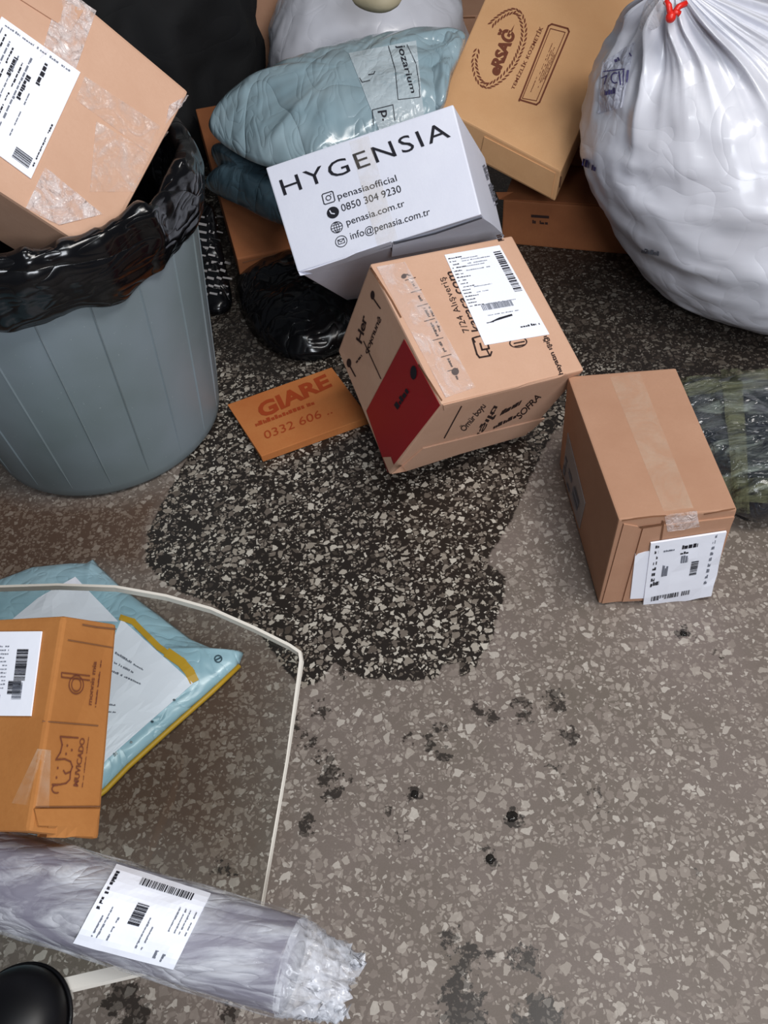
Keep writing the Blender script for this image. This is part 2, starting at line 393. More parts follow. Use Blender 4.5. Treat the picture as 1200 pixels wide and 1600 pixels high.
def cushion(name, outline, up, tu, td, mat, parent=None, rings=26, sub=7, pw=2.6, wr=.006, wf=9, seed=0, crease=0, smooth=True, round_=True):
    """closed soft body with a free outline (world points), bulging tu upward and td downward"""
    pts = smoothpoly(outline, sub) if round_ else [Vector(outline[i]).lerp(Vector(outline[(i + 1) % len(outline)]), j / sub) for i in range(len(outline)) for j in range(sub)]
    c = sum(pts, Vector()) / len(pts); up = Vector(up).normalized(); bm = bmesh.new(); N = len(pts)
    def disp(p, r):
        q = p + Vector((seed * 3.1, seed, 0))
        e = 4 * r * (1 - r) * .5 + .5
        d = (ridged(q, wf, 3) - .45) * wr * e
        if crease:
            ang = math.atan2((p - c).dot(up.orthogonal()), (p - c).dot(up.cross(up.orthogonal())))
            d += crease * noise.noise(Vector((math.cos(ang) * 6, math.sin(ang) * 6, seed))) * r ** 2 * (1.02 - r ** 6)
        return d
    rows = {}
    for side in (1, -1):
        cen = bm.verts.new(c + up * (tu if side > 0 else -td) + up * (disp(c, 0) if side > 0 else 0))
        rr = []
        for k in range(1, rings + 1):
            r = k / rings
            if k == rings and side < 0: rr.append(rows[1][-1]); break
            h = (1 - r ** pw) ** .62 if r < 1 else 0
            row = []
            for p in pts:
                q = c.lerp(p, r); d = disp(q, r) if r < 1 else 0
                row.append(bm.verts.new(q + up * ((tu * h + d * min(1, (1 - r) * 6 + .15)) if side > 0 else -(td * h))))
            rr.append(row)
        rows[side] = rr
        for i in range(N): bm.faces.new((cen, rr[0][i], rr[0][(i + 1) % N]))
        for a, b in zip(rr, rr[1:]):
            for i in range(N): bm.faces.new((a[i], b[i], b[(i + 1) % N], a[(i + 1) % N]))
    return obj(name, bm, mat, parent, smooth=smooth)
def lathe(name, prof, mat, parent=None, n=96, fn=None, smooth=True, cap0=True, cap1=False):
    """prof: list of (radius, centre); fn(theta, k, p) moves a point"""
    bm = bmesh.new(); rows = []
    for k, (r, c) in enumerate(prof):
        row = []
        for i in range(n):
            th = 2 * math.pi * i / n; p = Vector(c) + Vector((math.cos(th), math.sin(th), 0)) * r
            if fn: p = fn(th, k / (len(prof) - 1), p, r, Vector(c))
            row.append(bm.verts.new(p))
        rows.append(row)
    for a, b in zip(rows, rows[1:]):
        for i in range(n): bm.faces.new((a[i], a[(i + 1) % n], b[(i + 1) % n], b[i]))
    if cap0: bm.faces.new(list(reversed(rows[0])))
    if cap1: bm.faces.new(rows[-1])
    return obj(name, bm, mat, parent, smooth=smooth)
def interp(prof, n):
    out = []; m = len(prof) - 1
    for j in range(n + 1):
        x = j / n * m; i = min(int(x), m - 1); t = x - i
        P = [prof[max(0, min(m, i + k - 1))] for k in range(4)]
        cr = lambda a, b, c, d: .5 * (2 * b + (c - a) * t + (2 * a - 5 * b + 4 * c - d) * t * t + (3 * b - a - 3 * c + d) * t ** 3)
        v = [cr(*[p[q] for p in P]) for q in range(4)]
        out.append((max(.002, v[0]), (v[1], v[2], v[3])))
    return out
def tube(bm, pts, r, n=8):
    rows = []
    for i, p in enumerate(pts):
        p = Vector(p); d = (Vector(pts[min(i + 1, len(pts) - 1)]) - Vector(pts[max(i - 1, 0)])).normalized()
        u = d.orthogonal().normalized() if i == 0 else (u - d * u.dot(d)).normalized(); w = d.cross(u)
        rows.append([bm.verts.new(p + (u * math.cos(2 * math.pi * k / n) + w * math.sin(2 * math.pi * k / n)) * r) for k in range(n)])
    for a, b in zip(rows, rows[1:]):
        for k in range(n): bm.faces.new((a[k], a[(k + 1) % n], b[(k + 1) % n], b[k]))
    bm.faces.new(list(reversed(rows[0]))); bm.faces.new(rows[-1])

# ------------------------------------------------------------------ setting: floor and wall
def build_floor():
    x0, x1, y0, y1, st = -1.3, 1.5, 0.0, 3.0, .009
    xs = np.concatenate([[-3, -2], np.arange(x0, x1, st), [2, 3]]); ys = np.concatenate([[-2, -1], np.arange(y0, y1, st), [3.3, 3.7]])
    X, Y = np.meshgrid(xs, ys)
    def sdist(px):
        P = np.array([tuple(at_z(*p))[:2] for p in px]); d = np.full(X.shape, 1e9); ins = np.zeros(X.shape, bool)
        for a, b in zip(P, np.roll(P, -1, 0)):
            e = b - a; t = np.clip(((X - a[0]) * e[0] + (Y - a[1]) * e[1]) / (e @ e), 0, 1)
            d = np.minimum(d, np.hypot(X - a[0] - t * e[0], Y - a[1] - t * e[1]))
            c = ((a[1] > Y) != (b[1] > Y)) & (X < (b[0] - a[0]) * (Y - a[1]) / (b[1] - a[1] + 1e-12) + a[0]); ins ^= c
        return np.where(ins, d, -d)
    wet = sdist([(335, 640), (262, 770), (230, 830), (226, 880), (262, 915), (330, 945), (400, 985), (440, 1040), (470, 1075), (505, 1062), (520, 1035), (565, 1058), (640, 1064), (680, 1062), (690, 1040), (715, 1035), (722, 1058), (745, 1038), (768, 1002), (782, 950), (792, 902), (762, 880), (768, 862), (800, 812), (832, 740), (862, 680), (900, 640), (1000, 640), (1110, 620), (1200, 590), (1400, 400), (1000, 250), (700, 200), (300, 150), (250, 300), (300, 500)])  # wet patch; its rear stretch also paints the shade behind the boxes
    mud_dim = sdist([(-80, 740), (60, 790), (200, 785), (262, 765), (235, 830), (228, 890), (150, 880), (-80, 930)])
    painted_shade = sdist([(560, 420), (800, 420), (900, 560), (1050, 590), (1200, 590), (1300, 400), (950, 200), (560, 200), (330, 300), (330, 560), (440, 600)])  # shade painted on the floor beneath and behind the pile
    under = sdist([(0, 920), (180, 915), (330, 950), (470, 1018), (440, 1200), (408, 1415), (300, 1400), (-200, 1300)])  # glass outline, where the floor is painted darker as seen through it
    spots = np.full(X.shape, -.05)
    for (px, py, r) in [(505,1108,11),(500,1100,7),(512,1215,15),(518,1238,13),(480,1285,13),(472,1300,8),(688,1136,9),(675,1165,11),(690,1180,10),(668,1150,6),(742,1108,11),(768,1120,11),(815,1098,12),(818,1118,13),(866,1088,13),(874,1105,12),(889,1149,13),(648,1241,11),(602,1268,7),(626,1304,8),(865,1200,7),(880,1210,6),(704,1464,12),(697,1485,7),(738,1488,12),(725,1500,14),(760,1492,9),(722,1525,13),(718,1548,15),(700,1560,14),(738,1560,14),(720,1590,26),(745,1600,18),(820,1500,17),(826,1480,8),(840,1570,17),(850,1592,22),(820,1600,15),(930,1235,8),(940,1258,7),(1068,990,11),(1120,1022,6),(635,1152,6),(800,1278,14),(765,1342,12),(345,1350,10),(362,1362,8),(190,1560,22),(210,1590,22),(360,1585,14),(465,1132,8),(475,1150,7),(488,1162,8),(500,1178,9),(512,1190,9),(525,1202,7),(545,1222,6),(590,1230,5),(532,1050,10),(1085,1360,6)]:
        c = at_z(px, py); s = (c - CAM).length / FPX * r * 1.1
        spots = np.maximum(spots, s - np.hypot(X - c.x, (Y - c.y)))
    ny, nx = X.shape
    co = np.stack([X, Y, np.zeros_like(X)], -1).reshape(-1, 3)
    idx = np.arange(ny * nx).reshape(ny, nx)
    F = np.stack([idx[:-1, :-1], idx[:-1, 1:], idx[1:, 1:], idx[1:, :-1]], -1).reshape(-1, 4)
    me = bpy.data.meshes.new('floor'); me.vertices.add(len(co)); me.vertices.foreach_set('co', co.ravel())
    me.loops.add(F.size); me.loops.foreach_set('vertex_index', F.ravel().astype(np.int32))
    me.polygons.add(len(F)); me.polygons.foreach_set('loop_start', np.arange(0, F.size, 4, dtype=np.int32))
    me.update()
    ca = me.color_attributes.new('stain_and_shade', 'FLOAT_COLOR', 'POINT')
    enc = lambda d: np.clip(d / .1 + .5, -1, 2)
    mud_dim = np.maximum(mud_dim, under * .35 - .012)  # mud by the bin plus the painted dimming under the glass
    col = np.stack([enc(wet), enc(spots), enc(mud_dim), enc(painted_shade)], -1).reshape(-1)
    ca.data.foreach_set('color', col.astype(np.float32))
    me.materials.append(M['terrazzo'])
    o = bpy.data.objects.new('floor', me); C.objects.link(o); o['kind'] = 'structure'
build_floor()
bm = bmesh.new(); bmesh.ops.create_cube(bm, size=1, matrix=Matrix.Translation((0, 3.75, 1.4)) @ Matrix.Diagonal((6, .1, 2.8, 1)))
w = obj('wall_back', bm, 'wall_paint'); w['kind'] = 'structure'

# ------------------------------------------------------------------ boxes
HB_M = {(0,0,0):(0.0162,1.0976,0.0509),(0,0,1):(0.1083,1.018,0.2777),(0,1,0):(-0.0595,1.3393,0.165),(0,1,1):(0.0168,1.2623,0.394),(1,0,0):(0.2987,1.2191,0.002),(1,0,1):(0.3711,1.1349,0.2245),(1,1,0):(0.2096,1.4645,0.1194),(1,1,1):(0.2829,1.3875,0.3485)}
HB_H = scaled({(0,0,0):(-0.0281,1.599,0.1001),(0,0,1):(-0.1175,1.3897,0.315),(0,1,0):(-0.0564,1.7468,0.2397),(0,1,1):(-0.1579,1.5338,0.4513),(1,0,0):(0.3097,1.5596,0.2102),(1,0,1):(0.2181,1.3441,0.4195),(1,1,0):(0.2815,1.7073,0.3498),(1,1,1):(0.1874,1.4847,0.5526)}, 1.035)
def extend(c, axis, f):
    """move the 0-side of an axis outward by factor f of the length"""
    c = {k: Vector(v) for k, v in c.items()}
    for k in list(c):
        if k[axis] == 0:
            k1 = tuple(1 if i == axis else k[i] for i in range(3)); c[k] = c[k1] + (c[k] - c[k1]) * f
    return c
HB_L = extend({(0,0,0):(-0.6133,1.3278,0.476),(0,0,1):(-0.5164,1.2381,0.5752),(0,1,0):(-0.4654,1.6313,0.6057),(0,1,1):(-0.3684,1.5417,0.7049),(1,0,0):(-0.5096,1.3225,0.3699),(1,0,1):(-0.4127,1.2329,0.4692),(1,1,0):(-0.3616,1.6261,0.4996),(1,1,1):(-0.2669,1.5344,0.597)}, 0, 2.7); HB_L = scaled(HB_L, .96)
HB_G = {(0,0,0):(-0.304,1.8757,0.0002),(0,0,1):(-0.2994,1.8565,0.0855),(0,1,0):(-0.4178,2.4383,0.149),(0,1,1):(-0.4137,2.4171,0.2323),(1,0,0):(-0.0119,1.9357,0.0024),(1,0,1):(-0.008,1.9146,0.0858),(1,1,0):(-0.1261,2.4973,0.1502),(1,1,1):(-0.1221,2.4762,0.2336)}
HB_K = extend({(0,0,0):(-0.4428,0.3574,0.3549),(0,0,1):(-0.4717,0.3316,0.4218),(0,1,0):(-0.4217,0.5324,0.4314),(0,1,1):(-0.4506,0.5066,0.4983),(1,0,0):(-0.2895,0.3135,0.4006),(1,0,1):(-0.3223,0.2951,0.4742),(1,1,0):(-0.2745,0.4948,0.4829),(1,1,1):(-0.2998,0.4638,0.5451)}, 0, 1.0)
def yawbox(o, dims, yaw, obs=None):
    c, s = math.cos(yaw), math.sin(yaw); out = {}
    for a in (0, 1):
        for b in (0, 1):
            for k in (0, 1):
                x, y = a * dims[0], b * dims[1]; out[a, b, k] = Vector((o[0] + c * x - s * y, o[1] + s * x + c * y, o[2] + k * dims[2]))
    return out
def fitc(c, obs):
    """nudge corners along the picture by a few millimetres, keeping their distance"""
    for k, (px, py) in obs.items():
        p = Vector(c[k]) - CAM; fw = WM @ Vector((0, 0, 1)); c[k] = at_d(px, py, p.dot(fw))
    return c
HB_R = fitc(yawbox((0.3415, 0.7965, 0), (.1815, .337, .2135), -.018), {(0,1,1):(887,588),(1,1,1):(1056,575),(1,0,1):(1152,796),(0,0,1):(967,812),(0,0,0):(935,943),(1,0,0):(1107,933)})
HB_N = fitc(yawbox((-.233, 1.214, 0), (.238, .191, .019), .385), {(0,1,1):(355,632),(0,0,1):(408,713),(0,0,0):(411,722)})
# E: lid face from its two near corners and its visible length
BR, BL = at_z(877, 268, .24), at_z(684, 166, .35)
FR = at_z(994, 0, .42); dl = (FR - BR); FR = BR + dl * 1.06
nE = (BR - BL).cross(FR - BR).normalized(); rF = ray(757 + 4.4 * 1.2, -10 * 1.2); FL = CAM + rF * ((BR - CAM).dot(nE) / rF.dot(nE))
nE = (BR - BL).cross(FR - BR).normalized(); nE = nE if nE.z > 0 else -nE
LR = at_d(867, 315, (BR - nE * .07 - CAM).dot(WM @ Vector((0, 0, 1)))); off = LR - BR
HB_E = {(0,0,1): BL, (1,0,1): BR, (1,1,1): FR, (0,1,1): FL, (0,0,0): BL + off, (1,0,0): LR, (1,1,0): FR + off, (0,1,0): FL + off}

def print_label(surf, bl, br, tl, tr, parent, name='shipping_label', style=0, off=.0012, n=6, paper='paper', ink='ink_black', th=.0004, warp=0, label=None):
    P = Patch(surf, bl, br, tl, tr, off); s = slab(name, P, th, paper, parent, n, n, warp=warp)
    if label: s['label'] = label
    Q = Patch(Surf(s), bl, br, tl, tr, .0006); k = Ink(); g = Ink()
    if style == 0:    # long cargo label: barcode at the right edge, small lines at the left
        for j in range(16): k.scribble(Q, .04, .95 - j * .035, .04 + .14 + .1 * (j % 3 == 0), .962 - j * .035, n=5, seed=j)
        for j, y in enumerate((.93, .905, .87, .845, .80, .62, .56, .42, .30)): g.scribble(Q, .25, y, .25 + (.3, .5, .42, .35, .45, .3, .2, .55, .5)[j], y + .009, n=14, seed=20 + j)
        k.bars(Q, .84, .50, .97, .95, 26, vert=False, seed=3)
        g.bars(Q, .22, .36, .72, .42, 30, seed=5)
        g.rect(Q, .80, .255, .95, .335) if False else None
        k.rect(Q, .18, .225, .30, .232); k.poly([Q.m(.18, .222), Q.m(.62, .258), Q.m(.62, .278), Q.m(.40, .262)])
        k.scribble(Q, .62, .12, .95, .145, n=9, seed=9)
    elif style == 1:  # label on the front of the box by the wrapped bundle
        k.bars(Q, .12, .06, .52, .13, 20, seed=4); k.bars(Q, .56, .06, .68, .13, 6, seed=5)
        for j in range(8): k.scribble(Q, .08, .88 - j * .085, .13, .93 - j * .085, n=2, seed=j)
        for j in range(9): g.scribble(Q, .86, .90 - j * .09, .90, .96 - j * .09, n=2, seed=j + 30)
        k.scribble(Q, .45, .80, .66, .88, n=4, seed=51); k.scribble(Q, .44, .72, .55, .76, n=3, seed=52); g.scribble(Q, .46, .58, .56, .7, n=3, seed=53)
        k.bars(Q, .62, .36, .72, .58, 14, vert=False, seed=8); k.scribble(Q, .08, .30, .2, .36, n=4, seed=54); g.scribble(Q, .22, .42, .3, .6, n=3, seed=55)
        g.scribble(Q, .2, .8, .36, .83, n=6, seed=56)
    elif style == 2:  # big label on the carton in the bin
        for j, x in enumerate((.05, .11, .18, .24, .33, .40)):
            (k if j % 2 else g).scribble(Q, x, .30 if j % 2 else .12, x + .022, .93 - .03 * j, n=13, seed=j, vert=True)
        k.bars(Q, .72, .06, .93, .16, 12, vert=False, seed=3) ; g.scribble(Q, .05, .955, .9, .975, n=30, seed=9)
        k.scribble(Q, .30, .62, .36, .80, n=5, seed=12, vert=True); k.scribble(Q, .50, .5, .56, .72, n=5, seed=13, vert=True)
        k.scribble(Q, .62, .7, .68, .9, n=4, seed=14, vert=True); g.scribble(Q, .46, .2, .49, .86, n=12, seed=15, vert=True); g.scribble(Q, .60, .2, .62, .60, n=8, seed=16, vert=True)
        k.scribble(Q, .955, .1, .975, .5, n=14, seed=17, vert=True)
    elif style == 3:  # label on the brown carton
        k.bars(Q, .72, .42, .86, .60, 14, vert=False, seed=2); k.bars(Q, .72, .60, .86, .80, 14, vert=False, seed=21); g.bars(Q, .72, .2, .84, .40, 14, vert=False, seed=33)
        for j in range(12): g.scribble(Q, .05, .82 - j * .045, .62, .835 - j * .045, n=18, seed=j)
        g.rect(Q, .40, .17, .58, .25); k.bars(Q, .66, .26, .82, .42, 10, vert=False, seed=8)
    elif style == 4:  # label round the roll
        k.bars(Q, .30, .86, .86, .95, 34, seed=4); k.scribble(Q, .03, .45, .07, .96, n=14, seed=1, vert=True); k.bars(Q, .38, .38, .50, .66, 18, vert=False, seed=7)
        for j, x in enumerate((.12, .17, .27, .56, .62)): g.scribble(Q, x, .12, x + .02, .42 + .1 * (j % 2), n=9, seed=j + 3, vert=True)
        for j, x in enumerate((.78, .84, .89, .95)): g.scribble(Q, x, .42, x + .018, .74, n=8, seed=j + 13, vert=True)
        g.scribble(Q, .76, .06, .80, .16, n=3, seed=61, vert=True); g.scribble(Q, .84, .04, .87, .14, n=3, seed=62, vert=True)
    elif style == 5:  # document in the mailer: faint lines
        for j, y in enumerate((.86, .82, .78, .62, .58, .30, .26, .20, .16)): g.scribble(Q, .08, y, .08 + (.4, .3, .45, .3, .35, .5, .4, .5, .45)[j], y + .011, n=16, seed=j)
    k.done('label_print', ink, s); 
    if len(g.bm.verts): g.done('label_print', 'ink_grey', s)
    else: g.bm.free()
    return s
def seam(surf, pts, w, parent, name='seam', mat='card_edge', off=.0010):
    """a dark gap line between flaps, pts in picture coordinates"""
    k = Ink()
    P = Patch(surf, (0, 0), (1, 0), (0, 1), off=off)
    k.line(P, pts, w); return k.done(name, mat, parent)

# --- M: carton with the red panel
tM = thing('cardboard_box', 'light brown cardboard box with red printed panel and bubbly clear tape, tilted in the centre', 'box', base_of(HB_M))
bM = hexbox(HB_M, 'body', 'card_light', tM, .004); SM = Surf(bM)
rp = slab('red_panel', Patch(SM, (573, 642), (606, 738), (632, 530), (688, 633), .0006), .0003, 'red_print', tM, 8, 8); rp['label'] = 'dark red printed corner panel'
print_label(SM, (757, 540), (858, 523), (694, 399), (780, 384), tM, style=0, label='white cargo label with barcode along one edge')
SM2 = Surf(bM, rp)
slab('tape', Patch(SM, (696, 622), (742, 606), (588, 418), (632, 410), .0016), .0002, 'lid_tape', tM, 8, 12, warp=.002)
k = Ink()
k.text(Patch(SM, (736, 517), (697, 432), (724, 521), off=.001), '7/24 Alışveriş', 1.05)
k.mark('printed_text'); k.text(Patch(SM, (752, 517), (708, 424), (737, 519), off=.001), 'karaca.com', 1.0, .012)
LP = Patch(SM, (0, 0), (1, 0), (0, 1), off=.001)   # picture-coordinate patch for small marks
k.mark('logo_print'); k.line(LP, [(742, 535), (738, 529), (744, 527)], 2.4); k.line(LP, [(744, 527), (752, 525)], 2.2)
k.line(LP, [(738, 530), (745, 554), (749, 559), (766, 556), (768, 550)], 2.6); k.line(LP, [(750, 537), (753, 547), (764, 545), (761, 535)], 2.6); k.line(LP, [(760, 546), (765, 556)], 2)
k.mark('printed_symbol'); k.ring(Patch(SM, (798, 546), (826, 541), (793, 530), off=.001), .5, .5, .5, .5, .14, 24); k.line(LP, [(803, 537), (819, 534)], 2); k.line(LP, [(804, 542), (820, 539)], 2)
k.mark('printed_text'); k.text(Patch(SM, (882, 584), (856, 524), (872, 587), off=.001), 'hayatın ışığı', .95, .02)
k.scribble(Patch(SM, (780, 382), (775, 368), (790, 380), off=.001), 0, 0, 1, 1, n=4, seed=2)
k.mark('small_print')
cap = [(632, 424), (641, 436), (650, 455), (660, 477), (671, 500), (684, 530), (697, 556), (707, 578), (716, 598)]
for i, (x, y) in enumerate(cap[:-1]):
    x2, y2 = cap[i + 1]
    if i: k.line(LP, [(x - 8, y + 2.5), (x + 8, y - 2)], 1.1)
    P = Patch(SM, (x + 1, y + 5), (x2 - 2, y2 - 4), (x + 5, y + 4), off=.001); k.scribble(P, 0, 0, 1, 1.0, n=6, seed=i)
    if i in (3, 4): k.scribble(Patch(SM, (x + 9, y + 3), (x2 + 5, y2 - 5), (x + 12, y + 2), off=.001), 0, 0, 1, 1, n=5, seed=i + 40)
k.disc(Patch(SM, (628, 436), (635, 434), (627, 430), off=.001), .5, .5, .6, .6); k.disc(Patch(SM, (708, 586), (716, 584), (706, 578), off=.001), .5, .5, .7, .7)
k.mark('side_print')
k.disc(LP, 583, 461, 3.2, 7); k.line(LP, [(584, 466), (595, 482)], 2); k.disc(LP, 546, 567, 3.6, 7); k.line(LP, [(548, 573), (556, 588)], 2)
k.text(Patch(SM, (566, 538), (575, 497), (557, 530), off=.001), 'Her', .9, .02); k.text(Patch(SM, (570, 548), (592, 492), (576, 556), off=.001), 'dokunuş', .9, .015)
k.line(LP, [(569, 533), (596, 592)], 1.4); k.scribble(Patch(SM, (556, 570), (567, 556), (553, 567), off=.001), 0, 0, 1, 1, n=3, seed=8)
k.mark('front_print')
k.line(LP, [(721, 634), (694, 684)], 1.6)
k.text(Patch(SM, (728, 676), (762, 636), (716, 668), off=.001), 'Ömür boyu', .9, .01); k.text(Patch(SM, (742, 678), (770, 632), (752, 682), off=.001), 'ışıltı', .9, .01)
k.scribble(Patch(SM, (768, 656), (812, 632), (774, 645), off=.001), 0, 0, 1, .8, n=5, seed=3); k.scribble(Patch(SM, (770, 670), (806, 652), (772, 662), off=.001), 0, 0, 1, .8, n=5, seed=4)
k.text(Patch(SM, (812, 655), (846, 620), (806, 648), off=.001), 'SOFRA', .9, .01)
k.done('printed_text', 'ink', tM)
k = Ink(); Pr = Patch(SM2, (0, 0), (1, 0), (0, 1), off=.0012); k.disc(Pr, 647, 582, 5, 11); k.mark('small_print'); k.scribble(Patch(SM2, (622, 640), (640, 612), (616, 632), off=.0012), 0, 0, 1, 1, n=4, seed=6); k.done('panel_print', 'ink_black', tM)
seam(SM, [(580, 419), (612, 470), (626, 496)], 2.6, tM, 'flap_seam'); seam(SM, [(655, 570), (690, 626)], 2.2, tM, 'flap_seam')
fl = slab('bottom_flap', Patch(SM, (612, 741), (828, 672), (660, 699), (850, 652), .0008), .0025, 'card_light', tM, 10, 3)
slab('side_flap', Patch(SM, (693, 640), (868, 590), (692, 632), (884, 584), .0006), .0018, 'card_light', tM, 10, 2)

# --- H: white carton
tH = thing('white_carton', 'white cardboard box with large black lettering and four contact lines, leaning behind the red-panelled box', 'box', base_of(HB_H))
bH = hexbox(HB_H, 'body', 'card_white', tH, .003); SH = Surf(bH)
k = Ink()
k.text(Patch(SH, (444, 306), (705, 214), (436, 282), (694, 190), .001), 'HYGENSIA', 1.15)
k.mark('contact_line'); k.text(Patch(SH, (530, 315), (622, 286), (526, 302), off=.001), 'penasiaofficial'); k.mark('contact_line'); k.text(Patch(SH, (535, 331), (628, 300), (532, 320), (625, 289), .001), '0850 304 9230')
k.mark('contact_line'); k.text(Patch(SH, (544, 356), (634, 325), (540, 343), (631, 313), .001), 'penasia.com.tr'); k.mark('contact_line'); k.text(Patch(SH, (550, 378), (673, 339), (546, 363), (671, 324), .001), 'info@penasia.com.tr')
def icon(c, f):
    x, y = c; k.mark('contact_icon'); P = Patch(SH, (x - 7, y + 11), (x + 10, y + 5.5), (x - 11, y - 5), off=.001); f(P)
def ic_cam(P): k.ring(P, .5, .5, .52, .52, .14, 4, 45, 405); k.ring(P, .5, .5, .24, .24, .3, 14); k.disc(P, .72, .72, .05, .05, 8)
def ic_cam(P):
    k.line(P, [(.1, 0), (.9, 0), (1, .1), (1, .9), (.9, 1), (.1, 1), (0, .9), (0, .1), (.1, 0)], .09); k.ring(P, .5, .5, .26, .26, .3, 14); k.disc(P, .77, .77, .06, .06, 8)
icon((514, 309), ic_cam)
icon((521, 332), lambda P: k.disc(P, .5, .5, .55, .55, 20))
def ic_globe(P):
    k.ring(P, .5, .5, .55, .55, .12); k.ring(P, .5, .5, .25, .55, .2); k.line(P, [(0, .5), (1, .5)], .06); k.line(P, [(.5, 0), (.5, 1)], .06); k.line(P, [(.1, .75), (.9, .75)], .05); k.line(P, [(.1, .25), (.9, .25)], .05)
icon((527, 355), ic_globe)
def ic_mail(P): k.ring(P, .5, .5, .55, .55, .12); k.line(P, [(.22, .3), (.78, .3), (.78, .7), (.22, .7), (.22, .3)], .06); k.line(P, [(.22, .7), (.5, .45), (.78, .7)], .06)
icon((534, 377), ic_mail)
k.done('large_lettering', 'ink_black', tH)
k = Ink(); P = Patch(SH, (516, 338), (526, 335), (513, 328), off=.0014); k.line(P, [(.2, .8), (.3, .35), (.75, .15)], .16); k.done('phone_icon', 'card_white', tH)
f1 = slab('front_flap', Patch(SH, (470, 431), (612, 384), (467, 425.5), (612, 377), .0005), .0025, 'card_white', tH, 8, 1)
bm = bmesh.new(); rws = []; fwd = WM @ Vector((0, 0, 1))
for i in range(13):
    a = i / 12; tp, _ = SH.hit(614 + 137 * a, 380.5 - 42 * a); bp, _ = SH.hit(612 + 176 * a, 401 - 33 * a)
    bp = CAM + (bp - CAM) * (1 - .042 / (bp - CAM).length); dn = (bp - tp).normalized(); nn = dn.cross(Vector((1, 0, 0))).normalized() * .002
    mp_ = tp.lerp(bp, .5) + Vector((0, -.003, .004))
    rws.append([bm.verts.new(p) for p in (tp + Vector((0, -.001, .001)), mp_, bp, bp + Vector((.001, .002, -.002)), mp_ + Vector((.001, .002, -.002)), tp + Vector((.001, .001, -.002)))])
for a, b in zip(rws, rws[1:]):
    for i in range(6): bm.faces.new((a[i], a[(i + 1) % 6], b[(i + 1) % 6], b[i]))
bm.faces.new(rws[0]); bm.faces.new(list(reversed(rws[-1])))
f2 = obj('front_flap', bm, 'card_white', tH)
seam(SH, [(467, 429), (540, 407), (610, 383), (613, 392)], 2.0, tH, 'flap_seam', 'ink_grey', .0015); seam(SH, [(616, 378), (680, 362), (751, 338)], 2.4, tH, 'flap_seam', 'ink_grey', .0036)
slab('tape', Patch(SH, (590, 384), (622, 374), (546, 222), (576, 212), .0012), .0002, 'tape_soft', tH, 5, 12)
k = Ink(); P = Patch(SH, (772, 322), (752, 256), (778, 318), off=.001); k.scribble(P, 0, .1, .55, 1.1, n=9, seed=3); k.scribble(P, .6, .1, .95, 1.0, n=5, seed=4); k.done('small_print', 'ink_grey', tH)

# --- E: flat tan carton with wreath stamp
tE = thing('flat_carton', 'flat tan cardboard carton with brown wreath emblem, leaning beside the white box', 'box', base_of(HB_E))
bE = hexbox(HB_E, 'body', 'card_tan', tE, .004); SE = Surf(bE)
k = Ink()
k.text(Patch(SE, (779, 121), (811, 42), (757, 110), (786, 30), .001), 'eRSAĞ', .95, .05); k.mark('wreath_print')
PE = Patch(SE, (0, 0), (1, 0), (0, 1), off=.001)
def leaf(px, py, ang, l=6, w=2.1):
    ca, sa = math.cos(ang), math.sin(ang)
    k.poly([PE.m(px + ca * l * u - sa * w * v, py + sa * l * u + ca * w * v) for u, v in ((-1, 0), (-.3, .8), (.4, .7), (1, 0), (.4, -.7), (-.3, -.8))])
# open ring of small paired leaves
ringc = [(745, 80), (741, 95), (742, 108), (746, 122), (753, 132), (763, 135), (774, 130), (785, 122), (795, 111), (803, 100), (809, 88), (814, 76), (818, 62), (819, 48), (817, 34), (812, 22), (803, 17), (792, 20), (782, 26), (772, 34), (764, 43)]
for i in range(len(ringc) - 1):
    for h in (0, .5):
        x = ringc[i][0] * (1 - h) + ringc[i + 1][0] * h; y = ringc[i][1] * (1 - h) + ringc[i + 1][1] * h
        an = math.atan2(ringc[i + 1][1] - ringc[i][1], ringc[i + 1][0] - ringc[i][0])
        nx, ny = -math.sin(an), math.cos(an)
        leaf(x + nx * 3, y + ny * 3, an + .45, 4.6, 1.6); leaf(x - nx * 3, y - ny * 3, an - .45, 4.6, 1.6)
k.mark('printed_text'); k.text(Patch(SE, (803, 141), (849, 44), (797, 138), (842, 40), .001), 'TEMİZLİK KOZMETİK', 1.1, .02)
k.mark('printed_frame'); k.line(PE, [(811, 158), (857, 41), (862, 38), (887, 45), (889, 50), (843, 160), (838, 164), (811, 156)], 2.6)
k.line(PE, [(816, 154), (860, 45), (883, 51), (838, 158), (816, 154)], 1.2)
for j in range(5):
    x = 826 + j * 8 if False else 0
k.mark('small_print'); PB = Patch(SE, (824, 148), (864, 52), (841, 154), (880, 57), .001)
for j, (a0, a1, y) in enumerate(((.05, .3, .85), (.35, .85, .72), (.2, .75, .55), (.15, .8, .4), (.25, .72, .27), (.3, .7, .15))): k.scribble(PB, a0, 1 - y, a1, 1 - y + .07, n=12, seed=j)
k.done('emblem_lettering', 'ink_brown', tE)
seam(SE, [(876, 276), (874, 292)], 2.2, tE, 'flap_slot', 'card_edge'); 
slab('end_flap', Patch(SE, (750, 248), (861, 308), (757, 213), (868, 270), .0005), .0022, 'card_tan', tE, 8, 2)

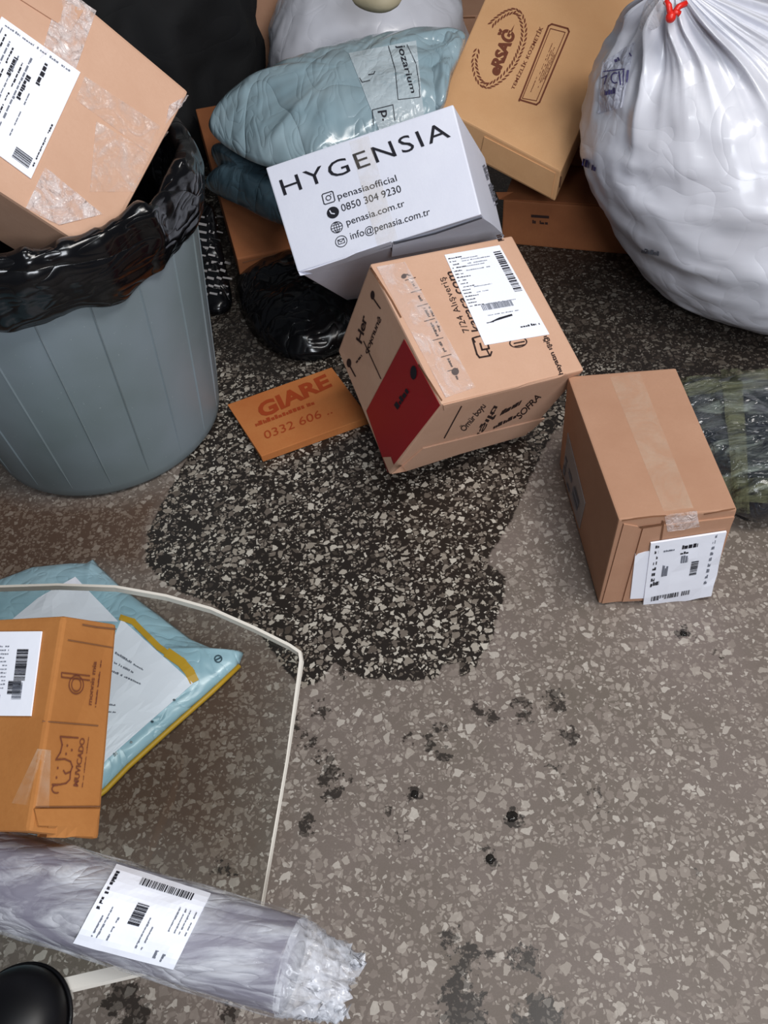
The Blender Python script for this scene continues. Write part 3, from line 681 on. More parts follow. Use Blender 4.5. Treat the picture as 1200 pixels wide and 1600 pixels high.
# --- F: low carton under E
HB_F = yawbox((.372, 1.957, 0), (.5, .34, .12), -.354); tF = thing('low_carton', 'low brown cardboard box lying in shadow under the flat tan carton', 'box', base_of(HB_F))
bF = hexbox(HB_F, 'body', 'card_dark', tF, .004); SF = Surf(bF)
k = Ink(); k.rect(Patch(SF, (830, 352), (858, 354), (830, 335), off=.001), 0, .75, 1, 1); k.scribble(Patch(SF, (832, 350), (856, 352), (832, 338), off=.001), 0, .1, 1, .6, n=4, seed=1); k.done('printed_mark', 'ink', tF)
slab('top_flap', Patch(SF, (780, 311), (946, 322), (775, 300), (940, 308), .0005), .002, 'card_dark', tF, 6, 1)
HB_F2 = yawbox((.40, 2.16, .1215), (.30, .22, .14), -.354); tF2 = thing('hidden_carton', 'brown box stacked on the low carton, under the raised end of the flat tan carton', 'box', base_of(HB_F2))
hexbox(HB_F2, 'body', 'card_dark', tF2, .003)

# --- O: carton at the top edge
HB_O = yawbox((.313, 2.96, 0), (.45, .3, .232), -.07); tO = thing('brown_carton', 'brown cardboard box at the top edge between the white bag and flat tan carton', 'box', base_of(HB_O))
bO = hexbox(HB_O, 'body', 'card_mid', tO, .004); SO = Surf(bO)
seam(SO, [(697, 28), (742, 27)], 2.0, tO, 'flap_seam')
# --- strip of cardboard left of the white bag
HB_Q = yawbox((-.258, 2.93, 0), (.10, .12, .435), .05); tQ = thing('upright_carton', 'narrow upright piece of brown carton between the black sack and white bag, top edge', 'box', base_of(HB_Q))
bQ = hexbox(HB_Q, 'body', 'card_mid', tQ, .003); 

# --- R: carton at right
tR = thing('brown_box', 'plain brown cardboard box with clear tape down its lid, standing right of the red-panelled box', 'box', base_of(HB_R))
bR = hexbox(HB_R, 'body', 'card_mid', tR, .003); SR = Surf(bR)
slab('tape', Patch(SR, (1042, 812), (1088, 806), (953, 590), (1000, 584), .0008), .0002, 'tape_soft', tR, 6, 16, warp=.0005)
slab('tape_end', Patch(SR, (1042, 828), (1092, 820), (1038, 806), (1088, 800), .0036), .0002, 'bubble_tape', tR, 6, 4, warp=.002)
slab('front_flap', Patch(SR, (972, 938), (1100, 930), (1004, 823), (1146, 806), .0006), .0026, 'card_mid', tR, 8, 6)
slab('front_flap', Patch(SR, (940, 941), (962, 938), (974, 817), (996, 821), .0006), .0022, 'card_mid', tR, 3, 6)
seam(SR, [(972, 813), (1020, 807), (1040, 806)], 1.6, tR, 'flap_seam'); seam(SR, [(1100, 803), (1148, 795)], 1.6, tR, 'flap_seam')
seam(SR, [(1000, 822), (1034, 817)], 2.6, tR, 'flap_seam', 'card_edge', .004); seam(SR, [(1036, 812), (1030, 850)], 2.8, tR, 'flap_seam', 'card_edge', .004)
SR2 = Surf(bR, *[o for o in tR.children if o.name.startswith('front_flap')])
slab('under_label', Patch(SR2, (984, 934), (1060, 930), (992, 864), (1070, 850), .002), .0004, 'paper', tR, 4, 4, warp=.001)
print_label(SR2, (1003, 948), (1110, 928), (1016, 846), (1134, 828), tR, style=1, off=.0036, warp=.004, label='white cargo label, crooked, lifting at its corners')
sl = slab('side_label', Patch(SR, (906, 826), (915, 786), (880, 738), (888, 676), .001), .0004, 'shaded_label', tR, 4, 6)
k = Ink(); P = Patch(Surf(sl), (898, 828), (912, 786), (870, 735), (881, 668), .0008); k.scribble(P, .3, .45, .7, .62, n=2, seed=3); k.scribble(P, .45, .1, .85, .4, n=3, seed=5); k.scribble(P, .3, .7, .7, .8, n=2, seed=6); k.done('label_print', 'ink_grey', sl)

# --- N: thin carton with red print
tN = thing('thin_carton', 'thin orange-brown carton with faded red lettering lying flat on the wet floor', 'box', base_of(HB_N))
bN = hexbox(HB_N, 'body', 'card_orange', tN, .0015); SN = Surf(bN)
k = Ink()
k.mark('faded_word'); k.text(Patch(SN, (409, 655), (520, 604), (399, 633), (508, 584), .0008), 'GIARE', 1.0, .04)
k.mark('small_print'); k.scribble(Patch(SN, (400, 667), (492, 632), (397, 660), (489, 626), .0008), 0, 0, 1, 1, n=16, seed=4)
k.mark('printed_number'); k.text(Patch(SN, (415, 687), (520, 646), (411, 675), (516, 634), .0008), '0332 606 ..')
k.done('printed_text', 'ink_red', tN)

# --- G: flat carton under the blue parcels
tG = thing('slanted_carton', 'brown cardboard carton slanted under the blue plastic parcels, beside the bin', 'box', base_of(HB_G))
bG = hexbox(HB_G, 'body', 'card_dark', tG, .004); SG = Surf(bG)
seam(SG, [(371, 412), (450, 392)], 1.6, tG, 'flap_seam')

# --- K: brown carton bottom left
tK = thing('worn_carton', 'worn orange-brown carton with two outline logos on its side, on the glass tabletop', 'box', base_of(HB_K))
bK = hexbox(HB_K, 'body', 'card_brown', tK, .004); SK = Surf(bK)
print_label(SK, (-75, 1118), (50, 1119), (-62, 988), (67, 987), tK, style=3, off=.0014, label='white cargo label with two barcodes')
k = Ink(); PK = Patch(SK, (0, 0), (1, 0), (0, 1), off=.001)
# loop-and-stem logo
k.line(PK, [(95, 1051), (139, 1056)], 1.6); k.line(PK, [(95, 1058), (139, 1063)], 1.6); k.line(PK, [(95, 1051), (95, 1058)], 1.6)
k.ring(PK, 118, 1070, 12, 15, .12, 24); k.ring(PK, 118, 1070, 8, 11, .16, 20)
k.mark('printed_text'); k.text(Patch(SK, (142, 1102), (150, 1034), (136, 1101), (144, 1033), .001), 'monnis mia', 1.0, .01)
k.mark('small_print'); k.scribble(Patch(SK, (149, 1105), (158, 1032), (146, 1105), off=.001), 0, 0, 1, .8, n=22, seed=3)
k.mark('animal_outline')
k.line(PK, [(121, 1153), (93, 1151), (96, 1164), (93, 1176), (86, 1187), (100, 1186), (109, 1190), (112, 1198), (109, 1206), (101, 1209), (98, 1204)], 2.0)
k.line(PK, [(109, 1206), (108, 1218), (102, 1224), (92, 1226), (80, 1226)], 2.0)
k.ring(PK, 87, 1233, 8, 7, .24, 12, 60, 290)
for x, y in ((104, 1165), (111, 1172), (102, 1178), (89, 1200), (87, 1215)): k.disc(PK, x, y, 1.5, 1.8, 8)
k.mark('printed_text'); k.text(Patch(SK, (121, 1229), (132, 1154), (113, 1228), (124, 1153), .001), 'MUVICADO', 1.0, .01)
k.mark('small_print'); k.scribble(Patch(SK, (128, 1230), (138, 1152), (126, 1230), off=.001), 0, 0, 1, .8, n=24, seed=5)
k.done('logo_print', 'ink_brown', tK)
seam(SK, [(68, 1127), (152, 1134)], 1.5, tK, 'flap_seam'); seam(SK, [(55, 1261), (156, 1260)], 1.5, tK, 'flap_seam'); seam(SK, [(105, 1000), (175, 1012)], 1.3, tK, 'flap_seam'); seam(SK, [(128, 976), (150, 980), (180, 983)], 2.0, tK, 'flap_seam')
slab('corner_flap', Patch(SK, (55, 1303), (148, 1306), (52, 1264), (153, 1264), .0006), .002, 'card_brown', tK, 6, 3, edge_fn=lambda a, b: (a + (.5 - a) * .10 * (1 - b), b))
slab('tape', Patch(SK, (20, 1255), (75, 1262), (60, 1170), (78, 1172), .001), .0002, 'tape_soft', tK, 3, 6)

# ------------------------------------------------------------------ bin, liner and the carton in it
BC = Vector((-.565, 1.396, 0))
tB = thing('plastic_bin', 'large round grey plastic bin with vertical ribs, standing at left', 'bin', tuple(BC))
HB, RB, RT = .52, .235, .291
rad = lambda z: RB + (RT - RB) * z / HB
prof = [(RB - .03, (0, 0, 0)), (RB - .008, (0, 0, .0015)), (RB + .0, (0, 0, .012))] + [(rad(z), (0, 0, z)) for z in np.linspace(.03, HB - .01, 14)] + [(RT + .006, (0, 0, HB)), (RT + .006, (0, 0, HB + .008)), (RT - .004, (0, 0, HB + .01)), (RT - .008, (0, 0, HB - .02)), (rad(.3) - .006, (0, 0, .3)), (RB - .01, (0, 0, .02)), (.01, (0, 0, .015))]
lathe('body', [(r, tuple(BC + Vector(c))) for r, c in prof], 'bin', tB, 140, cap1=True)
a0 = math.atan2(1.180 - BC.y, -.591 - BC.x)
for i in range(20):
    bm = bmesh.new(); th = a0 + 2 * math.pi * i / 20; d = Vector((math.cos(th), math.sin(th), 0)); tt = Vector((-d.y, d.x, 0))
    rows = []
    for z in np.linspace(.035, .47, 8):
        f = min(1, (z - .03) / .02); c = BC + d * rad(z) + Vector((0, 0, z))
        rows.append([bm.verts.new(c - d * .002 - tt * .0035), bm.verts.new(c + d * .0022 * f), bm.verts.new(c - d * .002 + tt * .0035)])
    for a, b in zip(rows, rows[1:]): bm.faces.new((a[0], a[1], b[1], b[0])); bm.faces.new((a[1], a[2], b[2], b[1]))
    obj('rib', bm, 'bin', tB)
# liner: inside, over the rim, hanging skirt
def liner_fn(th, k, p, r, c):
    d = Vector((math.cos(th), math.sin(th), 0)); q = Vector((math.cos(th) * 2.2, math.sin(th) * 2.2, p.z * 5))
    w = (ridged(q + Vector((3, 1, 2)), 1.3, 2) - .5)
    if k < .45: return p + d * (.011 * w + .003 * noise.noise(q * 5)) + Vector((0, 0, (.022 * noise.noise(Vector((math.cos(th) * 3, math.sin(th) * 3, 5))) * (1 - k / .45))))
    if k < .7: return p + d * .014 * w + Vector((0, 0, .022 * w + .010 * noise.noise(q * 2)))
    return p + d * (.02 * w - .004)
pl = [(.290, 0, 0, .432), (.300, 0, 0, .45), (.307, 0, 0, .485), (.310, 0, 0, .52), (.306, 0, 0, .545), (.292, 0, 0, .553), (.276, 0, 0, .545), (.265, 0, 0, .50), (.25, 0, 0, .42), (.235, 0, 0, .3), (.2, 0, 0, .18)]
pr = [(r, (BC.x + c[0], BC.y + c[1], c[2])) for r, c in interp(pl, 60)]
M['liner'] = poly('liner', (14, 14, 17), .18, 12, .012, .008, (8, 8, 10), s1=.5, stretch=(.7, .7, 1.8))
ln = lathe('bin_liner', pr, 'liner', None, 260, liner_fn, cap0=False, cap1=True)
so = ln.modifiers.new('s', 'SOLIDIFY'); so.thickness = .0006
tag(ln, 'glossy black rubbish bag lining the grey bin, folded over its rim', 'bin liner')
tL = thing('taped_carton', 'large light brown carton wrapped in shiny clear tape, tilted into the bin', 'box', base_of(HB_L))
bL = hexbox(HB_L, 'body', 'card_light', tL, .006); SL = Surf(bL)
print_label(SL, (-75, 190), (48, 280), (2, 27), (125, 114), tL, style=2, off=.002, label='large white cargo label with lines of small print')
slab('tape', Patch(SL, (62, 92), (112, 126), (95, -20), (150, 18), .0012), .0003, 'bubble_tape', tL, 8, 12, warp=.003)
slab('tape', Patch(SL, (118, 156), (235, 242), (132, 120), (262, 205), .0008), .0003, 'tape', tL, 10, 6, warp=.003)
slab('tape', Patch(SL, (40, 325), (92, 352), (70, 262), (160, 335), .0010), .0003, 'bubble_tape', tL, 8, 8, warp=.004)
slab('tape', Patch(SL, (140, 300), (208, 300), (150, 190), (236, 240), .0010), .0003, 'tape', tL, 8, 8, warp=.003)
slab('tape', Patch(SL, (258, 195), (282, 165), (264, 165), (293, 148), .0012), .0003, 'bubble_tape', tL, 4, 4, warp=.002)
slab('edge_flap', Patch(SL, (0, -20), (110, 50), (20, -45), (130, 18), .0004), .0018, 'card_light', tL, 6, 2)

# ------------------------------------------------------------------ blue parcels
def wpts(l): return [at_z(*p) for p in l]
o = cushion('blue_parcel', wpts([(326, 196, .33), (345, 160, .36), (385, 132, .38), (450, 104, .40), (540, 76, .42), (610, 60, .43), (665, 52, .44), (722, 52, .45), (724, 68, .44), (706, 120, .41), (690, 172, .38), (640, 205, .36), (560, 232, .34), (480, 262, .32), (410, 258, .31), (352, 228, .31)]),
            (0, -.35, 1), .075, .06, 'blue_poly', None, 40, 10, 2.2, .007, 7, 3, .016)
tP = thing('poly_mailer', 'pale blue-grey plastic parcel with printed clear band, lying above the white box', 'parcel', (.0, 2.0, .28)); o.name = 'bag'; o.parent = tP; o.matrix_parent_inverse = Matrix.Translation(tP.location).inverted(); SP = Surf(o)
M['band'] = film('band', .45, .8, (206, 218, 224), 20, (1, 1, 1), .2, .004, (.3, .7))
bd = slab('printed_band', Patch(SP, (596, 212), (662, 180), (545, 84), (650, 64), .0015), .0003, 'band', tP, 14, 18)
SB = Surf(bd); k = Ink()
k.text(Patch(SB, (642, 148), (616, 73), (630, 150), (606, 78), .001), 'muırozoi' if False else 'umırazoı', 1.0) if False else None
k.text(Patch(SB, (617, 72), (640, 146), (632, 70), (650, 145), .001), 'jozarium', 1.0, .01)
Pb = Patch(SB, (0, 0), (1, 0), (0, 1), off=.001)
k.line(Pb, [(607, 72), (618, 110), (622, 156), (656, 152), (655, 140)], 1.0); k.line(Pb, [(636, 70), (650, 100), (656, 140)], .9)
k.line(Pb, [(582, 172), (614, 164), (617, 188)], 1.1); k.line(Pb, [(582, 172), (584, 196)], 1.1)
k.mark('band_print'); k.text(Patch(SB, (590, 174), (594, 190), (604, 172), (606, 188), .001), 'p.', 1.0, .015); k.mark('small_print'); k.line(Pb, [(576, 117), (584, 116), (586, 112)], 1.4); k.line(Pb, [(562, 122), (566, 129), (578, 126)], 1.0)
k.done('band_print', 'ink_black', bd)
# loose flap of the parcel at its right end
cushion('folded_end', wpts([(655, 62, .445), (690, 50, .455), (724, 50, .46), (726, 70, .45), (706, 118, .425), (694, 160, .40), (672, 168, .385), (664, 120, .41)]), (0, -.35, 1), .03, .012, 'teal_poly' if False else 'blue_poly', tP, 14, 6, 2, .016, 14, 8, .02)
ml = cushion('dark_mailer', wpts([(330, 238, .24), (350, 228, .26), (420, 245, .27), (470, 280, .25), (470, 350, .22), (425, 345, .21), (380, 322, .20), (345, 306, .19), (322, 292, .19), (326, 280, .19), (345, 272, .20)]), (0, -.3, 1), .05, .03, 'teal_poly', None, 22, 8, 2.4, .012, 9, 5, .01)
tag(ml, 'dark teal plastic mailer squeezed under the pale blue parcel', 'parcel')

# ------------------------------------------------------------------ black sacks
def sack(name, cen, radii, hs, mat, label, cat='bag', amp=.03, seed=0, n=120, rows=50, fr=2.5):
    pf = [(r, cen[0], cen[1], h) for r, h in zip(radii, hs)]
    def fn(th, k, p, r, c):
        q = Vector((p.x * fr + seed, p.y * fr, p.z * fr)); d = (p - c).normalized() if (p - c).length > 1e-6 else Vector((0, 0, 1))
        out = p + d * amp * (ridged(q, 1.5, 4) - .5) * 2 * min(1, r * 6); out.z = max(.002, out.z + amp * .6 * noise.noise(q * 2) * min(1, p.z * 8)); return out
    o = lathe(name, interp(pf, rows), mat, None, n, fn, cap1=True); return tag(o, label, cat)
sack('black_sack', (-.69, 2.80), (.28, .41, .44, .42, .34, .16, .02), (.0, .12, .3, .5, .64, .72, .74), 'black_cloth', 'big black sack in the dark background behind the blue parcel', seed=1)
sack('black_sack', (-1.50, 2.60), (.25, .36, .38, .34, .26, .1, .02), (.0, .12, .3, .5, .66, .74, .76), 'black_cloth', 'black sack at the top left behind the taped carton in the bin', seed=5)
jb = cushion('black_bag', [at_z(368, 455, .01), at_z(385, 425, .03), at_z(450, 400, .05), at_z(530, 420, .06), at_z(600, 470, .05), at_z(590, 540, .02), at_z(545, 545, .012), at_z(490, 563, .01), at_z(440, 556, .01), at_z(395, 520, .01)], (0, 0, 1), .068, .010, 'black_poly', None, 22, 8, 2.4, .012, 10, 9, .012)
tag(jb, 'small black plastic bag on the floor under the white box', 'bag')
# dark bundle with pale dashes behind the bin
tQ2 = thing('dashed_bundle', 'dark bundle with rows of pale dashes, squeezed behind the grey bin', 'bundle', (-.33, 1.85, 0))
db = cushion('cover', [at_z(306, 470, .02), at_z(300, 420, .05), at_z(300, 350, .10), at_z(316, 320, .12), at_z(334, 326, .12), at_z(345, 380, .08), at_z(356, 430, .04), at_z(362, 478, .01), at_z(335, 492, .008)], (0, -.3, 1), .03, .01, 'black_poly', tQ2, 14, 6, 2.5, .006, 12, 4)
k = Ink(); SQ = Surf(db); Pq = Patch(SQ, (0, 0), (1, 0), (0, 1), off=.0012); rn = random.Random(3)
for j in range(11):
    y = 338 + j * 12
    x = 309 + rn.uniform(-2, 3)
    while x < 340 + (j > 5) * 12:
        l = rn.uniform(5, 16); k.line(Pq, [(x, y), (x + l, y + 2)], rn.uniform(2.0, 4.2)); x += l + rn.uniform(3, 7)
dk = k.done('pale_dash', plain('pale_dash', (150, 146, 146), .4), tQ2); dk['kind'] = 'stuff'

# ------------------------------------------------------------------ white bags
def bag_fn(seed, neck, amp, cx_, nw=1):
    def fn(th, k, p, r, c):
        d = Vector((math.cos(th), math.sin(th), 0))
        pl = 0
        for m, a, ph in ((13, 1, .3), (21, .7, 1.9), (34, .45, 4.1)): pl += a * (1 - abs(math.sin((m * th + ph + seed + 2.5 * noise.noise(Vector((math.cos(th) * 2, math.sin(th) * 2, k * 3)))) / 2)) * 2)
        env = math.exp(-((k - neck) / .20) ** 2)
        q = Vector((p.x * 5 + seed, p.y * 5, p.z * 9))
        lump = .020 * noise.noise(q * .7) + .008 * (ridged(q, 1.2, 3) - .5)
        hor = .010 * (ridged(Vector((math.cos(th) * 1.5, math.sin(th) * 1.5, p.z * 16 + seed)), 1, 3) - .5) * (1 - env)
        out = p + d * (amp * pl * env * min(1, r * 8) + (lump + hor) * min(1, r * 5)); out.z = max(.002, out.z); return out
    return fn
tW = thing('white_bag', 'big white plastic sack tied with a red tie, standing at the right', 'bag', (.87, 1.75, 0))
pf = [(.17, .93, 1.68, .0), (.25, .93, 1.68, .03), (.31, .92, 1.70, .10), (.355, .895, 1.735, .21), (.36, .868, 1.77, .32), (.30, .825, 1.79, .43), (.20, .76, 1.78, .52), (.115, .685, 1.745, .585), (.042, .642, 1.72, .625), (.018, .632, 1.712, .640)]
bw = lathe('bag', interp(pf, 80), 'white_poly', tW, 300, bag_fn(2, .80, .015, 0), cap1=True)
SW = Surf(bw)
tf = [(.016, .632, 1.712, .640), (.028, .63, 1.72, .66), (.055, .628, 1.735, .69), (.07, .62, 1.75, .72)]
lathe('gathered_top', interp(tf, 14), 'white_poly', tW, 90, bag_fn(5, .5, .006, 0), cap1=False)
bm = bmesh.new(); tube(bm, [(.632 + .021 * math.cos(t), 1.712 + .021 * math.sin(t), .641 + .004 * math.sin(2 * t)) for t in np.linspace(0, 2 * math.pi, 24)], .0045)
q = at_d(1048, 27, (Vector((.63, 1.69, .645)) - CAM).dot(WM @ Vector((0, 0, 1))) - .01)
obj('tie_band', bm, 'red_tie', tW, smooth=True); bm = bmesh.new()
for ex, ey in ((1072, 5), (1040, 2), (1062, 22)):
    e = at_d(ex, ey, (q - CAM).dot(WM @ Vector((0, 0, 1))) - .005); tube(bm, [q, q.lerp(e, .5) + Vector((0, 0, .006)), e], .0055, 6)
bmesh.ops.create_uvsphere(bm, u_segments=10, v_segments=8, radius=.0095, matrix=Matrix.Translation(q))
obj('tie', bm, 'red_tie', tW, smooth=True)['label'] = 'bright red tie knotted round the neck'
k = Ink(); k.scribble(Patch(SW, (1003, 394), (1030, 399), (1004, 386), off=.002), 0, 0, 1, 1, n=6, seed=4); k.done('printed_mark', 'ink_grey', tW)
# inner bag with purple print showing at the left shoulder
M['inner_film'] = film('inner_film', .35, .75, (214, 216, 230), 30, (1, 1, 1), .2, .008, (.35, .7))
ip = slab('printed_patch', Patch(SW, (936, 178), (972, 168), (944, 98), (992, 66), .002), .0006, 'inner_film', tW, 10, 12, warp=.008)
SPb = Surf(ip); k = Ink(); Pp = Patch(SPb, (0, 0), (1, 0), (0, 1), off=.0015)
k.ring(Pp, 962, 122, 7, 9, .24, 14, 60, 300); k.line(Pp, [(944, 112), (976, 108)], 1.8); k.line(Pp, [(968, 112), (970, 132)], 2); k.line(Pp, [(975, 110), (974, 133)], 2); k.line(Pp, [(981, 110), (979, 128)], 2); k.line(Pp, [(941, 122), (949, 118), (945, 132)], 1.8)
k.scribble(Patch(SPb, (940, 150), (962, 146), (940, 138), off=.0015), 0, 0, 1, .8, n=5, seed=2); k.scribble(Patch(SPb, (962, 98), (988, 88), (958, 90), off=.0015), 0, 0, 1, .9, n=3, seed=7)
k.done('bag_print', 'ink_purple', ip)['kind'] = 'stuff'
k = Ink(); k.scribble(Patch(SW, (910, 258), (932, 268), (913, 244), off=.002), 0, 0, 1, .9, n=5, seed=5); k.done('printed_mark', 'ink_purple', tW)['kind'] = 'stuff'
# second white bag behind, top right
RV = Vector((.12, .35, 0))
tV = thing('rear_white_bag', 'white plastic bag with a pinkish sheen behind the big tied sack, top right corner', 'bag', (1.2, 2.5, 0))
pf = [(.2, 1.18, 2.50, 0), (.3, 1.18, 2.50, .06), (.34, 1.18, 2.50, .25), (.33, 1.16, 2.48, .42), (.27, 1.10, 2.42, .56), (.17, 1.0, 2.3, .64), (.06, .9, 2.2, .68), (.01, .88, 2.18, .69)]
lathe('bag', interp(pf, 50), 'white_poly', tV, 160, bag_fn(9, .85, .006, 0), cap1=True)
cf = cushion('clear_scrap', [at_z(x, y, z) for x, y, z in ((1000, 48, .56), (1006, 10, .62), (1022, -8, .66), (1040, 6, .66), (1034, 34, .62), (1022, 46, .58))], (-.3, -.7, .7), .02, .01, 'clear_poly', None, 10, 6, 2, .01, 16, 3)
tag(cf, 'crumpled scrap of clear plastic beside the red tie', 'plastic scrap')
# white translucent bag at top centre
tU = thing('soft_white_bag', 'soft translucent white bag at the top edge behind the blue parcel', 'bag', (.12, 2.75, 0))
pf = [(.2, .09, 2.72, 0), (.28, .09, 2.72, .05), (.305, .09, 2.72, .2), (.29, .09, 2.72, .33), (.22, .10, 2.74, .43), (.12, .12, 2.77, .49), (.01, .12, 2.78, .50)]
lathe('bag', interp(pf, 50), 'white_poly', tU, 160, bag_fn(4, .9, .004, 0), cap1=True)
bg = cushion('beige_bundle', [at_z(x, y, z) for x, y, z in ((548, -6, .52), (560, 6, .51), (590, 13, .505), (615, 10, .505), (628, -5, .515), (600, -30, .53), (560, -30, .53))], (0, -.3, 1), .03, .03, 'beige', None, 10, 6, 2.2, .006, 12, 2)
tag(bg, 'beige bundle resting on the soft white bag at the top edge', 'bundle')

# ------------------------------------------------------------------ wrapped bundle at right
tS = thing('wrapped_bundle', 'dark bundle in glossy stretch film with greenish bands, right of the plain brown box', 'parcel', (.78, 1.1, 0))
def superbox(name, c, sx, sy, sz, mat, parent, e=.35, amp=.01, n=70, seed=1, yaw=0):
    bm = bmesh.new(); rows = []
    for j in range(n // 2 + 1):
        ph = -math.pi / 2 + math.pi * j / (n // 2); row = []
        for i in range(n):
            th = 2 * math.pi * i / n
            f = lambda v: math.copysign(abs(v) ** e, v)
            p = Vector((f(math.cos(ph)) * f(math.cos(th)) * sx, f(math.cos(ph)) * f(math.sin(th)) * sy, f(math.sin(ph)) * sz))
            q = p * 9 + Vector((seed, 0, 0)); p += p.normalized() * amp * (ridged(q, 1.2, 4) - .5)
            p = Matrix.Rotation(yaw, 3, 'Z') @ p + Vector(c); p.z = max(.002, p.z); row.append(bm.verts.new(p))
        rows.append(row)
    for a, b in zip(rows, rows[1:]):
        for i in range(n): bm.faces.new((a[i], a[(i + 1) % n], b[(i + 1) % n], b[i]))
    bmesh.ops.remove_doubles(bm, verts=bm.verts, dist=1e-5)
    return obj(name, bm, mat, parent, smooth=True)
sb = superbox('bundle', (.755, 1.09, .052), .185, .17, .052, 'wrap_dark', tS, .42, .022, 110, 3, .02)
SS = Surf(sb)
slab('film_band', Patch(SS, (1066, 620), (1250, 600), (1064, 592), (1250, 572), .002), .0003, 'wrap_green', tS, 20, 8, warp=.003)
slab('film_band', Patch(SS, (1130, 780), (1250, 790), (1128, 745), (1250, 750), .002), .0003, 'wrap_green', tS, 16, 8, warp=.003)
slab('film_band', Patch(SS, (1150, 800), (1172, 800), (1126, 580), (1158, 578), .003), .0003, 'wrap_green', tS, 6, 24, warp=.003)
ov = film('clear_wrap', .02, .3, (200, 212, 200), 26, (.5, 1.6, 1), .08, .010, (.5, .75))
slab('film_band', Patch(SS, (1110, 760), (1260, 770), (1072, 600), (1260, 590), .0012), .0003, ov, tS, 24, 24, warp=.004)

# ------------------------------------------------------------------ mailer on the floor under the glass
zs = .03
tMl = thing('paper_mailer', 'light blue plastic mailer with yellow edge and white paper, on the floor under the glass', 'parcel', (-.48, .78, 0))
ol = [(146, 874), (154, 884), (190, 918), (250, 962), (300, 1000), (338, 1016), (381, 1020), (372, 1042), (330, 1080), (260, 1142), (200, 1196), (163, 1234), (90, 1290), (0, 1330), (-100, 1330), (-160, 1200), (-150, 1060), (-80, 960), (0, 905), (50, 886), (110, 880), (136, 880)]
mb = cushion('bag', [at_z(x, y, .012) for x, y in ol], (0, 0, 1), .028, .010, 'mailer_blue', tMl, 30, 7, 3.5, .006, 10, 7, .004, round_=False)
Sm = Surf(mb)
print_label(Sm, (50, 1310), (168, 1186), (190, 968), (302, 1068), tMl, 'paper_sheet', 5, .0012, 10)
slab('paper_corner', Patch(Sm, (20, 968), (185, 972), (60, 935), (118, 902), .0012), .0004, 'paper', tMl, 8, 6)
k = Ink(); Py = Patch(Sm, (0, 0), (1, 0), (0, 1), off=.0016)
k.line(Py, [(190, 966), (208, 972), (228, 992), (248, 1012), (266, 1024)], 9); k.line(Py, [(264, 1022), (284, 1036), (296, 1050), (302, 1062)], 15)
k.done('yellow_stripe', 'mailer_yellow', tMl)
bm = bmesh.new(); tube(bm, [at_z(x, y, .012) for x, y in ((374, 1040), (330, 1082), (260, 1144), (200, 1198), (164, 1235), (90, 1292))], .0042, 6); obj('yellow_edge', bm, 'mailer_yellow', tMl, smooth=True)
k = Ink(); k.ring(Py, 341, 1030, 6.5, 6, .3, 16); k.line(Py, [(337, 1032), (345, 1028)], 2); k.scribble(Patch(Sm, (172, 1190), (184, 1178), (168, 1184), off=.0016), 0, 0, 1, 1, n=2, seed=2)
for x, y in ((272, 1094), (238, 1128), (205, 1160)): k.disc(Py, x, y, 2.5, 1.8, 8)
k.done('mailer_print', 'teal_poly', tMl)['kind'] = 'stuff'

# ------------------------------------------------------------------ glass tabletop
tT = thing('glass_table', 'glass-topped table with pale polished edge at bottom left, carrying the carton and wrapped roll', 'table', (-.8, .45, 0))
ZG = .35; TH = .008
gp = [(-1.55, .66), (-1.3, .672), (-.9, .676), (-.7, .676), (-.488, .670), (-.414, .664), (-.34, .652), (-.274, .630), (-.217, .604), (-.162, .569), (-.122, .541), (-.110, .530), (-.1085, .518), (-.125, .40), (-.147, .259), (-.151, .232), (-.165, .222), (-.236, .214), (-.324, .203), (-.6, .17), (-1.0, .16), (-1.5, .16), (-1.6, .2), (-1.6, .6)]
bm = bmesh.new(); ins = []
cg = Vector((-.8, .43)); 
vt = [bm.verts.new((x, y, ZG)) for x, y in gp]; vb = [bm.verts.new((x, y, ZG - TH)) for x, y in gp]
bm.faces.new(vt); bm.faces.new(list(reversed(vb)))
obj('glass_top', bm, 'glass', tT)
bm = bmesh.new(); n = len(gp); loops = []
for dx, z in ((.0, ZG), (.0012, ZG - TH * .5), (.0, ZG - TH), (-.0036, ZG - TH), (-.0036, ZG)):
    row = []
    for i, (x, y) in enumerate(gp):
        a, b = Vector(gp[i - 1]), Vector(gp[(i + 1) % n]); t = (b - a).normalized(); wd_ = -.011 if (dx < 0 and y < .25 and x < -.16) else (-.0012 if (dx < 0 and x > -.16 and y < .5) else dx); nn = Vector((-t.y, t.x))
        if nn.dot(Vector((x, y)) - cg) < 0: nn = -nn
        row.append(bm.verts.new((x + nn.x * (wd_ + .0006), y + nn.y * (wd_ + .0006), z + (.0004 if z == ZG else -.0004 if z == ZG - TH else 0))))
    loops.append(row)
for q in range(5):
    a, b = loops[q], loops[(q + 1) % 5]
    for i in range(n): bm.faces.new((a[i], a[(i + 1) % n], b[(i + 1) % n], b[i]))
obj('polished_edge', bm, 'glass_edge', tT)
for x, y in ((-1.5, .24), (-1.5, .58), (-.85, .24), (-.85, .58)):
    bm = bmesh.new(); tube(bm, [(x, y, 0), (x, y, ZG - TH)], .018, 16); obj('leg', bm, 'metal_leg', tT, smooth=True)

